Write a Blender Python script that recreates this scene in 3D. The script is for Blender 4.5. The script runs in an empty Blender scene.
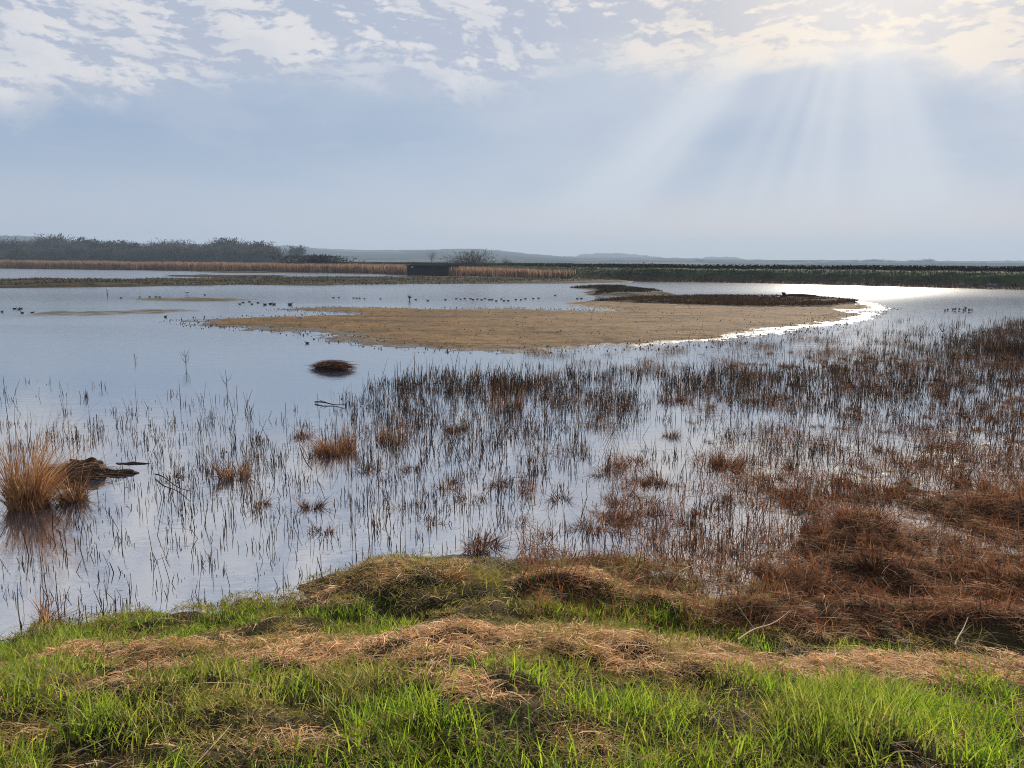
import bpy, bmesh, math, random
import numpy as np
from mathutils import Vector, Matrix
random.seed(7); RNG = np.random.default_rng(11)
R = math.radians
scene = bpy.context.scene
col = scene.collection

# ------------------------------------------------------------------ camera
FPX = 773.0; CAM = np.array([0.0, 0.0, 2.5]); PITCH = R(8.95); ROLL = R(0.25)
_F = np.array([0, math.cos(PITCH), -math.sin(PITCH)]); _U0 = np.array([0, math.sin(PITCH), math.cos(PITCH)]); _R0 = np.array([1.0, 0, 0])
_Rr = _R0*math.cos(ROLL)+_U0*math.sin(ROLL); _U = _U0*math.cos(ROLL)-_R0*math.sin(ROLL)
def ray(px, py):
    return _F+_Rr*((px-512)/FPX)+_U*((384-py)/FPX)
def G(px, py, z=0.0):                      # picture position to the point of a level surface
    d = ray(px, py); t = (z-CAM[2])/d[2]
    return CAM+d*t
def AT(px, py, dist):                      # point at a given forward distance
    d = ray(px, py); return CAM+d*(dist/d[1])
def proj(x, y, z):
    v = np.stack([x-CAM[0], y-CAM[1], z-CAM[2]], -1)
    f = v@_F; f = np.where(f < .05, .05, f)
    return 512+FPX*(v@_Rr)/f, 384-FPX*(v@_U)/f
cam = bpy.data.objects.new('camera', bpy.data.cameras.new('camera')); col.objects.link(cam)
cam.data.sensor_width = 36; cam.data.lens = FPX/1024*36; cam.data.clip_start = .05; cam.data.clip_end = 30000
M = Matrix(((_Rr[0], _U[0], -_F[0], 0), (_Rr[1], _U[1], -_F[1], 0), (_Rr[2], _U[2], -_F[2], CAM[2]), (0, 0, 0, 1)))
cam.matrix_world = M; scene.camera = cam
SUN_AZ, SUN_EL = 24.3, 20.5

# ------------------------------------------------------------------ tags
def tag(o, label=None, cat=None, group=None, kind=None):
    if label: o['label'] = label
    if cat: o['category'] = cat
    if group: o['group'] = group
    if kind: o['kind'] = kind
    return o
def empty(name, loc=(0, 0, 0), rz=0):
    o = bpy.data.objects.new(name, None); col.objects.link(o); o.location = loc; o.rotation_euler = (0, 0, rz)
    o.empty_display_size = .2
    return o
def copy_tree(o, parent=None):
    c = o.copy(); col.objects.link(c); c.parent = parent
    for ch in [k for k in bpy.data.objects if k.parent == o]: copy_tree(ch, c)
    return c

# ------------------------------------------------------------------ numpy helpers
def _hash(ix, iy, s):
    h = (ix.astype(np.int64)*374761393+iy.astype(np.int64)*668265263+s*974634777) & 0xffffffff
    h = ((h ^ (h >> 13))*1274126177) & 0xffffffff
    h = h ^ (h >> 16)
    return (h & 0xffffff)/float(0xffffff)
def vnoise(x, y, s=0):
    ix = np.floor(x); iy = np.floor(y); fx = x-ix; fy = y-iy
    fx = fx*fx*(3-2*fx); fy = fy*fy*(3-2*fy)
    a = _hash(ix, iy, s); b = _hash(ix+1, iy, s); c = _hash(ix, iy+1, s); d = _hash(ix+1, iy+1, s)
    return (a*(1-fx)+b*fx)*(1-fy)+(c*(1-fx)+d*fx)*fy
def fbm(x, y, s=0, o=4):
    x = np.asarray(x, float); y = np.asarray(y, float)
    t = 0; a = .5; n = 0
    for k in range(o):
        t = t+a*vnoise(x*2**k, y*2**k, s+k*17); n += a; a *= .5
    return t/n                                   # 0..1
def sst(x, a, b):
    t = np.clip((x-a)/(b-a), 0, 1); return t*t*(3-2*t)
def sdf(x, y, poly):                             # positive inside
    P = np.asarray(poly, float); n = len(P); d = np.full(x.shape, 1e9); ins = np.zeros(x.shape, bool)
    for i in range(n):
        ax, ay = P[i]; bx, by = P[(i+1) % n]
        ex, ey = bx-ax, by-ay; wx, wy = x-ax, y-ay
        t = np.clip((wx*ex+wy*ey)/(ex*ex+ey*ey+1e-9), 0, 1)
        d = np.minimum(d, np.hypot(wx-ex*t, wy-ey*t))
        c = ((ay > y) != (by > y)) & (x < (bx-ax)*(y-ay)/((by-ay) if abs(by-ay) > 1e-9 else 1e-9)+ax)
        ins ^= c
    return np.where(ins, d, -d)
def npmesh(name, V, Fq, mat, parent=None, color=None, smooth=False):
    me = bpy.data.meshes.new(name); V = np.ascontiguousarray(V, np.float32); Fq = np.ascontiguousarray(Fq, np.int32)
    k = Fq.shape[1]
    me.vertices.add(len(V)); me.vertices.foreach_set('co', V.ravel())
    me.loops.add(Fq.size); me.loops.foreach_set('vertex_index', Fq.ravel())
    me.polygons.add(len(Fq)); me.polygons.foreach_set('loop_start', np.arange(0, Fq.size, k, dtype=np.int32))
    if smooth: me.polygons.foreach_set('use_smooth', np.ones(len(Fq), bool))
    if color is not None:
        a = me.color_attributes.new('tint', 'FLOAT_COLOR', 'POINT')
        c = np.ones((len(V), 4), np.float32); c[:, :3] = color; a.data.foreach_set('color', c.ravel())
    me.update(calc_edges=True); me.validate()
    me.materials.append(mat)
    o = bpy.data.objects.new(name, me); col.objects.link(o); o.parent = parent
    return o
_T = np.array([0, .36, .7, 1.0]); _W = np.array([.8, 1, .62, .06])
def blade_arrays(B, D1, D2, W, c, T=_T, Wd=_W):
    """curved tapered leaf blades: base B, p(t)=B+D1 t+D2 t^2, half-width vector W (n,3), colour c (n,3)"""
    n = len(B); m = len(T)
    P = B[:, None, :]+D1[:, None, :]*T[None, :, None]+D2[:, None, :]*(T**2)[None, :, None]
    L = P-W[:, None, :]*Wd[None, :, None]; Rr = P+W[:, None, :]*Wd[None, :, None]
    V = np.stack([L, Rr], 2).reshape(-1, 3)
    base = (np.arange(n)*m*2)[:, None, None]; k = (np.arange(m-1)*2)[None, :, None]
    Fq = (base+k+np.array([0, 1, 3, 2])[None, None, :]).reshape(-1, 4)
    return V, Fq, np.repeat(c, m*2, 0)
class Acc:
    def __init__(s): s.V = []; s.F = []; s.C = []; s.n = 0
    def add(s, V, Fq, C): s.V.append(V); s.F.append(Fq+s.n); s.C.append(C); s.n += len(V)
    def blades(s, *a, **k): s.add(*blade_arrays(*a, **k))
    def tube(s, pts, rad, c, sides=5):
        pts = np.asarray(pts, float); n = len(pts); rad = np.broadcast_to(rad, (n,))
        d = np.gradient(pts, axis=0); d /= np.linalg.norm(d, axis=1)[:, None]+1e-9
        up = np.where(np.abs(d[:, 2:3]) > .9, np.array([[1., 0, 0]]), np.array([[0, 0, 1.]]))
        a = np.cross(d, up); a /= np.linalg.norm(a, axis=1)[:, None]+1e-9; b = np.cross(d, a)
        th = np.arange(sides)*2*math.pi/sides
        V = (pts[:, None]+rad[:, None, None]*(a[:, None]*np.cos(th)[None, :, None]+b[:, None]*np.sin(th)[None, :, None])).reshape(-1, 3)
        F = []
        for i in range(n-1):
            for j in range(sides):
                k = (j+1) % sides; F.append((i*sides+j, i*sides+k, (i+1)*sides+k, (i+1)*sides+j))
        s.add(V, np.array(F), np.tile(np.array(c, float), (len(V), 1)))
    def build(s, name, mat, parent=None, smooth=False):
        return npmesh(name, np.concatenate(s.V), np.concatenate(s.F), mat, parent, np.concatenate(s.C), smooth)
def unit2(n): 
    a = RNG.uniform(0, 2*math.pi, n); return np.stack([np.cos(a), np.sin(a), np.zeros(n)], -1)
def mixc(pal, n, jit=.12):
    pal = np.array(pal, float); i = RNG.integers(0, len(pal), n); j = RNG.integers(0, len(pal), n); t = RNG.random(n)[:, None]
    return (pal[i]*(1-t)+pal[j]*t)*(1+RNG.normal(0, jit, (n, 1))).clip(.4, 1.7)

# ------------------------------------------------------------------ materials
class NT:
    def __init__(s, tree): s.t = tree; s.n = tree.nodes; s.l = tree.links
    def put(s, sock, v):
        if isinstance(v, bpy.types.NodeSocket): s.l.new(v, sock)
        elif v is not None:
            if isinstance(v, (tuple, list)) and len(v) == 3 and sock.type == 'RGBA': v = (*v, 1)
            sock.default_value = v
    def m(s, op, a, b=None, c=None, clamp=False):
        n = s.n.new('ShaderNodeMath'); n.operation = op; n.use_clamp = clamp
        for i, v in enumerate((a, b, c)):
            if v is not None: s.put(n.inputs[i], v)
        return n.outputs[0]
    def ss(s, x, a, b, lo=0., hi=1.):
        n = s.n.new('ShaderNodeMapRange'); n.interpolation_type = 'SMOOTHSTEP'; s.put(n.inputs[0], x)
        for i, v in zip((1, 2, 3, 4), (a, b, lo, hi)): s.put(n.inputs[i], v)
        return n.outputs[0]
    def mix(s, f, a, b, mode='MIX'):
        n = s.n.new('ShaderNodeMix'); n.data_type = 'RGBA'; n.blend_type = mode
        s.put(n.inputs[0], f); s.put(n.inputs[6], a); s.put(n.inputs[7], b); return n.outputs[2]
    def noise(s, vec, scale, det=4, rough=.55, dist=0., dim='3D'):
        n = s.n.new('ShaderNodeTexNoise'); n.noise_dimensions = dim
        if vec is not None: s.l.new(vec, n.inputs['Vector'])
        n.inputs['Scale'].default_value = scale; n.inputs['Detail'].default_value = det
        n.inputs['Roughness'].default_value = rough; n.inputs['Distortion'].default_value = dist
        return n.outputs['Fac']
    def ramp(s, f, stops, interp='LINEAR'):
        n = s.n.new('ShaderNodeValToRGB'); e = n.color_ramp.elements; n.color_ramp.interpolation = interp
        while len(e) < len(stops): e.new(.5)
        for k, (p, c) in zip(e, stops): k.position = p; k.color = (*c, 1) if len(c) == 3 else c
        s.put(n.inputs[0], f); return n.outputs[0]
    def vm(s, op, a, b=None):
        n = s.n.new('ShaderNodeVectorMath'); n.operation = op; s.put(n.inputs[0], a)
        if b is not None: s.put(n.inputs[1], b)
        return n.outputs[0]
    def xyz(s, v):
        n = s.n.new('ShaderNodeSeparateXYZ'); s.l.new(v, n.inputs[0]); return n.outputs
    def comb(s, x, y, z):
        n = s.n.new('ShaderNodeCombineXYZ'); s.put(n.inputs[0], x); s.put(n.inputs[1], y); s.put(n.inputs[2], z); return n.outputs[0]
def newmat(name):
    m = bpy.data.materials.new(name); m.use_nodes = True; t = NT(m.node_tree)
    bs = m.node_tree.nodes['Principled BSDF']; return m, t, bs
def obj_coord(t): return t.n.new('ShaderNodeTexCoord').outputs['Object']
def simple(name, c, rough=.8, var=.25, scale=3, spec=.3):
    m, t, b = newmat(name); v = obj_coord(t); n = t.noise(v, scale, 5)
    t.put(b.inputs['Base Color'], t.mix(n, tuple(x*(1-var) for x in c), tuple(min(1, x*(1+var)) for x in c)))
    b.inputs['Roughness'].default_value = rough; b.inputs['Specular IOR Level'].default_value = spec
    return m
def blade_mat(name, transl=.4, rough=.55, spec=.25, tc=(1, 1, 1)):
    m, t, b = newmat(name)
    a = t.n.new('ShaderNodeAttribute'); a.attribute_name = 'tint'
    t.l.new(a.outputs['Color'], b.inputs['Base Color']); b.inputs['Roughness'].default_value = rough
    b.inputs['Specular IOR Level'].default_value = spec
    if transl > 0:
        tr = t.n.new('ShaderNodeBsdfTranslucent'); t.l.new(t.mix(1., a.outputs['Color'], tc, 'MULTIPLY'), tr.inputs[0])
        mx = t.n.new('ShaderNodeMixShader'); mx.inputs[0].default_value = transl
        t.l.new(b.outputs[0], mx.inputs[1]); t.l.new(tr.outputs[0], mx.inputs[2])
        t.l.new(mx.outputs[0], t.n['Material Output'].inputs['Surface'])
    return m
M_grass = blade_mat('grass_blade', .55, .5, .3, (1.25, 1.3, .7))
M_straw = blade_mat('dry_straw', .5, .7, .08)
M_rush = blade_mat('dead_rush', .25, .8, .08)
M_stem = blade_mat('reed_stem', .12, .7, .12)
M_bark = blade_mat('bark_and_twigs', 0, .85, .1)
M_leaf = blade_mat('far_foliage', .2, .8, .1)

# mud, wet where it is close to the water
def mud_mat(name, dry, dry2, dark, wet, zwet=.05, sc=1.0, rw=.3):
    m, t, b = newmat(name); v = obj_coord(t); x, y, z = t.xyz(v)
    n1 = t.noise(v, .35*sc, 5, .6); n2 = t.noise(v, 2.2*sc, 6, .7); n3 = t.noise(v, 9*sc, 3, .6)
    ns = t.noise(t.vm('MULTIPLY', v, (.12, .9, 1.)), 1.*sc, 6, .65); c = t.mix(t.ss(n1, .38, .62), dry, dry2); c = t.mix(t.ss(ns, .48, .66, 0, .8), c, dark)
    c = t.mix(t.ss(n2, .52, .68), c, dark)
    c = t.mix(t.ss(n3, .45, .7, 0, .45), c, dark)
    w = t.ss(t.m('ADD', z, t.m('MULTIPLY', t.m('SUBTRACT', n2, .5), .05)), .0, zwet, 1, 0)
    c = t.mix(w, c, wet)
    t.put(b.inputs['Base Color'], c)
    t.put(b.inputs['Roughness'], t.ss(w, .3, 1., .95, rw)); t.put(b.inputs['Specular IOR Level'], t.ss(w, .3, 1., .06, .2))
    bp = t.n.new('ShaderNodeBump'); bp.inputs['Strength'].default_value = .8; bp.inputs['Distance'].default_value = .05
    t.l.new(t.m('ADD', n2, t.m('MULTIPLY', n3, .4)), bp.inputs['Height']); t.l.new(bp.outputs[0], b.inputs['Normal'])
    return m
M_mud = mud_mat('island_mud', (.24, .145, .065), (.17, .105, .048), (.075, .05, .026), (.11, .09, .068), .055, 1., .5)
M_mud_dark = mud_mat('dark_algae_mud', (.055, .034, .017), (.03, .02, .012), (.014, .011, .008), (.03, .022, .016), .03, 1., .6)
M_mud_olive = mud_mat('olive_mud', (.14, .135, .09), (.105, .10, .06), (.05, .045, .03), (.16, .165, .15), .05, 1., .5)
M_spit = mud_mat('gravel_spit', (.085, .07, .038), (.045, .04, .024), (.018, .015, .011), (.04, .036, .03), .03, .8, .6)
M_soil = mud_mat('bank_soil', (.07, .05, .026), (.045, .042, .018), (.018, .014, .009), (.035, .028, .02), .03, 2, .6)

# ------------------------------------------------------------------ world
world = bpy.data.worlds.new('World'); scene.world = world; world.use_nodes = True
t = NT(world.node_tree); bg = world.node_tree.nodes['Background']
sky = t.n.new('ShaderNodeTexSky'); sky.sky_type = 'NISHITA'; sky.sun_disc = False
sky.sun_elevation = R(SUN_EL); sky.sun_rotation = R(SUN_AZ); sky.air_density = 1.0; sky.dust_density = 1.5
gen = t.n.new('ShaderNodeTexCoord').outputs['Generated']
d = t.vm('NORMALIZE', gen); dx, dy, dz = t.xyz(d)
DEG = 57.29578
el = t.m('MULTIPLY', t.m('ARCSINE', dz), DEG); az = t.m('MULTIPLY', t.m('ARCTAN2', dx, dy), DEG)
def L(*c): return tuple(((x/255+.055)/1.055)**2.4 for x in c)
base = t.ramp(t.m('DIVIDE', t.m('MAXIMUM', el, 0.), 60.), [(0, L(226, 216, 219)), (1.2/60, L(219, 213, 219)), (2.2/60, L(208, 208, 218)), (3.6/60, L(191, 200, 216)), (6/60, L(166, 185, 211)),
      (8.5/60, L(153, 175, 206)), (12/60, L(170, 187, 211)), (16/60, L(188, 198, 215)), (20/60, L(165, 184, 211)), (23.5/60, L(98, 122, 170)), (34/60, L(78, 104, 154)), (1, L(100, 130, 182))])
# large soft unevenness
nb = t.noise(t.vm('MULTIPLY', d, (2.2, 2.2, 6.5)), 1.9, 7, .55)
base = t.mix(t.ss(nb, .4, .66, 0, .65), base, L(186, 196, 215))
# warm, hazier air low down on the sun side
sd = t.vm('DOT_PRODUCT', d, (0, 0, 0)); sdn = sd.node; sdn.inputs[1].default_value = (math.sin(R(SUN_AZ))*math.cos(R(SUN_EL)), math.cos(R(SUN_AZ))*math.cos(R(SUN_EL)), math.sin(R(SUN_EL)))
ang = t.m('MULTIPLY', t.m('ARCCOSINE', t.m('MINIMUM', sdn.outputs['Value'], .99999)), DEG)
low = t.m('MULTIPLY', t.ss(el, 5.5, 1.5), t.ss(az, -22., 12.))
low = t.m('MULTIPLY', low, t.ss(az, 120., 60.))
base = t.mix(t.m('MULTIPLY', low, .95), base, L(224, 213, 208))
# crepuscular rays: bands fanning out from the sun's place behind the cloud
ax = t.m('SUBTRACT', az, 22.6); ay = t.m('SUBTRACT', 20.3, el)
phi = t.m('MULTIPLY', t.m('ARCTAN2', ax, ay), DEG)
def band(c, w, s): return t.m('MULTIPLY', t.m('POWER', 2.718, t.m('MULTIPLY', t.m('POWER', t.m('DIVIDE', t.m('ABSOLUTE', t.m('SUBTRACT', phi, c)), w), 2.), -1.)), s)
rb = band(-46, 6.5, .8)
for c_, w_, s_ in ((-40, 2, .15), (-62, 9, .3), (-80, 7, .2), (-26, 3, .22), (-19, 2.6, .3), (-12, 2.4, .3), (-5, 5, .4), (12, 11, .55), (20, 3, .2), (46, 10, .5)):
    rb = t.m('ADD', rb, band(c_, w_, s_))
nr = t.noise(t.comb(t.m('MULTIPLY', phi, .22), t.m('MULTIPLY', ang, .02), 0.), 1., 4, .6)
rb = t.m('MULTIPLY', rb, t.m('ADD', .55, t.m('MULTIPLY', nr, .9)))
rmask = t.m('MULTIPLY', t.ss(ang, 3., 7.), t.ss(ang, 60., 24., .35, 1.))
rmask = t.m('MULTIPLY', rmask, t.ss(el, .5, 5.)); rmask = t.m('MULTIPLY', rmask, t.ss(el, 20., 15.))
rmask = t.m('MULTIPLY', rmask, t.ss(t.m('ABSOLUTE', phi), 92., 65.))
base = t.mix(t.m('MULTIPLY', rb, rmask, clamp=True), base, L(212, 221, 232))
# cumulus deck above
pc = t.vm('MULTIPLY', d, (1., 1., 1.9))
w1 = t.noise(pc, 4.5, 3, .5); 
pw = t.vm('ADD', pc, t.vm('MULTIPLY', t.comb(w1, w1, w1), (.05, .0, .12)))
c1 = t.noise(pw, 6.4, 9, .56)
c2 = t.noise(t.vm('ADD', pw, (.014, .022, .025)), 6.4, 9, .56)
edge = t.m('MULTIPLY', t.ramp(t.m('DIVIDE', t.m('ADD', az, 40.), 80.), [(0, (.45,)*3), (.09, (.465,)*3), (.25, (.53,)*3), (.4, (.63,)*3), (.6, (.66,)*3), (.75, (.62,)*3), (.84, (.60,)*3), (1, (.56,)*3)]), 20.)
edge = t.m('ADD', edge, t.m('MULTIPLY', t.m('SUBTRACT', t.noise(pc, 2.6, 3, .5), .5), 3.5))
cm = t.ss(t.m('ADD', t.m('SUBTRACT', el, edge), t.m('MULTIPLY', t.m('SUBTRACT', c1, .5), 10.)), -1.4, 2.0)
hole = t.ss(t.noise(pc, 3.2, 5, .6), t.ss(el, 18., 27., .0, .47), t.ss(el, 18., 27., .14, .6))
cm = t.m('MULTIPLY', cm, hole)
c3 = t.noise(t.vm('MULTIPLY', pw, (1., 1., 1.3)), 20., 6, .6); c4 = t.noise(t.vm('MULTIPLY', t.vm('ADD', pw, (.004, .007, .009)), (1., 1., 1.3)), 20., 6, .6)
lit = t.ss(t.m('ADD', t.m('SUBTRACT', c1, c2), t.m('MULTIPLY', t.m('SUBTRACT', c3, c4), .8)), -.075, .035)
near = t.ss(ang, 26., 5.)
ccol = t.mix(lit, t.mix(near, L(184, 193, 213), L(200, 201, 209)), t.mix(near, L(232, 231, 233), L(243, 231, 216)))
# thick grey bodies
th = t.ss(t.noise(t.vm('ADD', pc, (3., 1., 2.)), 6.5, 6, .6), .46, .6)
ccol = t.mix(t.m('MULTIPLY', th, .3), ccol, L(186, 194, 211))
rim = t.m('MULTIPLY', t.m('MULTIPLY', cm, t.m('SUBTRACT', 1., cm)), 4.)
ccol = t.mix(t.m('MULTIPLY', t.m('MULTIPLY', rim, near), .75), ccol, L(255, 244, 228))
fin = t.mix(cm, base, ccol)
# glow of the veiled sun
fin = t.mix(t.m('MULTIPLY', t.ss(ang, 12., 0.), .5), fin, (1.15, 1.07, .96))
# small wisps low down
wz = t.ss(t.noise(t.vm('MULTIPLY', d, (3., 3., 22.)), 2.4, 5, .55), .6, .74, 0, .35)
fin = t.mix(t.m('MULTIPLY', wz, t.m('MULTIPLY', t.ss(el, 2., 4.), t.ss(el, 12., 8.))), fin, L(196, 203, 219))
fin10 = t.vm('MULTIPLY', fin, (6.15, 6.1, 6.1))
cover = t.ss(el, 22., 70., .97, .6)
t.l.new(t.mix(cover, sky.outputs[0], fin10), bg.inputs[0]); bg.inputs[1].default_value = .1
world.cycles.sampling_method = 'MANUAL'; world.cycles.sample_map_resolution = 1024

sun = bpy.data.objects.new('sun', bpy.data.lights.new('sun', 'SUN')); col.objects.link(sun)
sun.data.energy = 4.8; sun.data.angle = R(.7); sun.data.color = (1, .90, .76)
sv = Vector((math.sin(R(SUN_AZ))*math.cos(R(SUN_EL)), math.cos(R(SUN_AZ))*math.cos(R(SUN_EL)), math.sin(R(SUN_EL))))
sun.rotation_euler = sv.to_track_quat('Z', 'Y').to_euler()

# ------------------------------------------------------------------ water
m, t, b = newmat('lake_water'); v = obj_coord(t); x, y, z = t.xyz(v)
b.inputs['Base Color'].default_value = (.05, .065, .09, 1); b.inputs['IOR'].default_value = 11.0
open_ = t.ss(t.m('ADD', y, t.m('MULTIPLY', t.noise(v, .12, 3), 8.)), 13., 30.)
far_ = t.ss(y, 42., 75.)
calm = t.ss(t.noise(t.vm('MULTIPLY', v, (.02, .07, 1.)), 1., 4, .6), .35, .6, .55, 1.)
n1 = t.noise(t.vm('MULTIPLY', v, (1.6, 3.4, 1.)), 1.6, 5, .6, .3); n2 = t.noise(t.vm('MULTIPLY', v, (.7, 1.6, 1.)), 1., 3, .5)
n3 = t.noise(t.vm('MULTIPLY', v, (1., 1.7, 1.)), 9., 3, .6, .2)
h = t.m('ADD', t.m('MULTIPLY', n1, .045), t.m('ADD', t.m('MULTIPLY', n2, .05), t.m('MULTIPLY', n3, .006)))
bp = t.n.new('ShaderNodeBump'); bp.inputs['Distance'].default_value = 1.0
t.l.new(t.m('MULTIPLY', t.m('ADD', .06, t.m('ADD', t.m('MULTIPLY', open_, .11), t.m('MULTIPLY', far_, .5))), calm), bp.inputs['Strength'])
t.l.new(h, bp.inputs['Height']); t.l.new(bp.outputs[0], b.inputs['Normal'])
t.put(b.inputs['Roughness'], t.m('ADD', .02, t.m('ADD', t.m('MULTIPLY', open_, .04), t.m('MULTIPLY', far_, .08))))
M_water = m
def grid(xs, ys, zf, keep=None):
    X, Y = np.meshgrid(xs, ys); Z = zf(X, Y)
    nx, ny = len(xs), len(ys); V = np.stack([X, Y, Z], -1).reshape(-1, 3)
    i = np.arange(nx-1)[None, :]+np.arange(ny-1)[:, None]*nx
    Fq = np.stack([i, i+1, i+1+nx, i+nx], -1).reshape(-1, 4)
    if keep is not None:
        k = keep(V); kf = k[Fq].any(1); Fq = Fq[kf]
        used = np.unique(Fq); mp = np.full(len(V), -1); mp[used] = np.arange(len(used)); V = V[used]; Fq = mp[Fq]
    return V, Fq
V, Fq = grid(np.linspace(-420, 420, 43), np.linspace(-60, 300, 19), lambda x, y: x*0)
tag(npmesh('water', V, Fq, M_water), 'shallow pale blue lake water with ripples and sun glitter', 'water', kind='structure')

# ------------------------------------------------------------------ ground to the horizon with the hills
def fence_line(pts):   # picture polyline on the water plane -> world polyline
    return np.array([G(a, b_)[:2] for a, b_ in pts])
far_shore = fence_line([(-500, 263.5), (0, 268.2), (130, 269.8), (240, 271.2), (370, 273.3), (415, 275), (447, 276), (520, 277.5), (570, 279), (625, 281.5)])
bank_line = fence_line([(560, 279), (620, 281.6), (700, 282.3), (750, 283), (884, 286.5), (1024, 290), (1300, 297)])
shore = np.concatenate([far_shore[:-1], bank_line[1:]])
AZL = np.degrees(np.arctan2(shore[:, 0], shore[:, 1])); DL = np.hypot(shore[:, 0], shore[:, 1])
sky_pts = [(-400, 236), (-100, 238), (0, 238), (40, 238), (80, 243), (150, 245), (240, 246), (290, 247), (320, 249.5), (360, 250.5), (400, 251), (440, 250), (480, 250), (505, 253), (540, 256), (575, 258), (640, 259), (760, 261), (900, 262), (1100, 262), (1500, 262)]
def ang_of(px, py):
    d_ = ray(px, py); return math.degrees(math.atan2(d_[0], d_[1])), d_[2]/math.hypot(d_[0], d_[1])
SA = np.array([ang_of(*p) for p in sky_pts])
head_pts = [(540, 262), (572, 258.5), (580, 254.5), (600, 253.3), (625, 253.3), (650, 256), (675, 259), (700, 259.5), (705, 257), (735, 257), (752, 261), (800, 262), (860, 262.5), (985, 263), (1000, 261), (1040, 260.5), (1100, 262)]
HA = np.array([ang_of(*p) for p in head_pts])
def ground_h(A, D):
    x = D*np.sin(np.radians(A)); y = D*np.cos(np.radians(A))
    dl = np.interp(A, AZL, DL)
    z = np.where(D < dl+1.5, -.6, .45)
    z = np.where((D < dl+14) & (z > 0) & (A > 3), .3, z)
    e = np.interp(A, SA[:, 0], SA[:, 1]); crest = 2600.
    up = sst(D, 700, crest)**1.3*sst(D, 5200, crest)
    tree = (fbm(x/45, y/45, 3, 4)-.5)*13*sst(D, 1900, 2500)*sst(D, 3600, 2700)
    z = z+up*(np.maximum(e, 0)*crest+2.5)*(np.abs(A) < 80)+tree*(up > .5)*.9+(fbm(x/400, y/400, 5, 3)-.5)*8*sst(D, 800, 1500)
    e2 = np.interp(A, HA[:, 0], HA[:, 1]); u2 = np.exp(-((D-3100)/260)**2)
    z = np.where(u2 > .02, np.maximum(z, u2*(np.maximum(e2, -.001)*3100+2.5+(fbm(A*9, D/200, 9, 4)-.5)*9*(e2 > 0))), z)
    return z
As = np.concatenate([np.arange(-180, -50, 4.), np.arange(-50, 50, .16), np.arange(50, 181, 4.)])
Ds = np.concatenate([[0.5, 10, 20, 30, 40, 50, 60], np.geomspace(66, 700, 90), np.linspace(720, 3600, 110), np.geomspace(3700, 4400, 5)])
A_, D_ = np.meshgrid(As, Ds); Z_ = ground_h(A_, D_)
V = np.stack([D_*np.sin(np.radians(A_)), D_*np.cos(np.radians(A_)), Z_], -1).reshape(-1, 3)
i = np.arange(len(As)-1)[None, :]+np.arange(len(Ds)-1)[:, None]*len(As)
Fq = np.stack([i, i+len(As), i+1+len(As), i+1], -1).reshape(-1, 4)
m, t, b = newmat('far_fields'); v = obj_coord(t); x, y, z = t.xyz(v)
vs = t.n.new('ShaderNodeTexVoronoi'); vs.inputs['Scale'].default_value = 1.; t.l.new(t.vm('MULTIPLY', v, (1/420, 1/230, 0)), vs.inputs['Vector'])
fc = t.ramp(t.xyz(vs.outputs['Color'])[0], [(0, (.07, .09, .03)), (.3, (.16, .15, .08)), (.5, (.06, .08, .03)), (.7, (.22, .2, .14)), (.85, (.05, .06, .03)), (1, (.20, .17, .11))], 'CONSTANT')
hg = t.ss(t.noise(v, .006, 6, .6), .44, .54)
fc = t.mix(hg, fc, (.035, .042, .025)); ln = t.ss(t.noise(v, .05, 6, .7), .35, .65, .3, 1.0)
t.put(b.inputs['Base Color'], t.mix(1., fc, t.comb(ln, ln, ln), 'MULTIPLY')); b.inputs['Roughness'].default_value = 1; b.inputs['Specular IOR Level'].default_value = 0
tag(npmesh('ground', V, Fq, m, smooth=True), 'far fields and low hills beyond the lake', 'ground', kind='structure')

# ------------------------------------------------------------------ mud islands
def land(name, pts, mat, label, hmax, edge, amp, cell, ns=1.5, seed=1, pad=2.0, rough=.03):
    poly = fence_line(pts); x0, y0 = poly.min(0)-pad; x1, y1 = poly.max(0)+pad
    def zf(X, Y):
        s = sdf(X, Y, poly)+(fbm(X/ns*.5, Y/ns*.5, seed, 4)-.5)*edge*1.6
        z = sst(s, -edge*.5, edge)*hmax*(.35+1.3*fbm(X/7, Y/7, seed+9, 3))-.02
        z = z+(fbm(X/ns*2, Y/ns*2, seed+4, 3)-.5)*amp*sst(s, -edge*1.2, edge)
        z = z+(fbm(X*5, Y*5, seed+6, 2)-.5)*rough*sst(s, -edge*1.5, 0)
        return np.where(s < -edge*1.5, -.08, z)
    V, Fq = grid(np.arange(x0, x1, cell), np.arange(y0, y1, cell*1.2), zf, lambda V: V[:, 2] > -.03)
    o = npmesh(name, V, Fq, mat, smooth=True); tag(o, label, 'mudflat', kind='structure'); return o, poly, zf
isl, isl_poly, isl_z = land('mud_island', [(184, 320.5), (205, 318), (245, 317), (290, 316), (345, 314.5), (335, 312), (285, 309.3), (330, 307.3), (400, 308.5), (450, 308.8), (500, 308), (560, 309.7), (600, 310.6), (632, 309.8),
   (590, 306.5), (560, 303.6), (600, 300.5), (650, 298.2), (710, 297.2), (770, 297.4), (825, 299.5), (862, 303), (884, 306.3), (868, 310.5), (848, 318), (810, 328), (750, 338), (690, 344), (610, 348), (520, 350),
   (450, 349), (395, 345), (350, 339), (318, 333.5), (300, 330.5), (262, 329), (218, 325.5)], M_mud,
   'long low tan mudflat island in the middle of the lake', .095, 2.0, .07, .14, rough=.06)
veg, _, _ = land('dark_mud', [(592, 301.7), (640, 299), (700, 297.6), (770, 297.8), (825, 300), (858, 303.5), (835, 307), (780, 308), (720, 306.5), (660, 305), (620, 304.5)], M_mud_dark,
   'dark weedy strip along the far edge of the island', .24, 1.2, .22, .2, seed=5)
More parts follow.
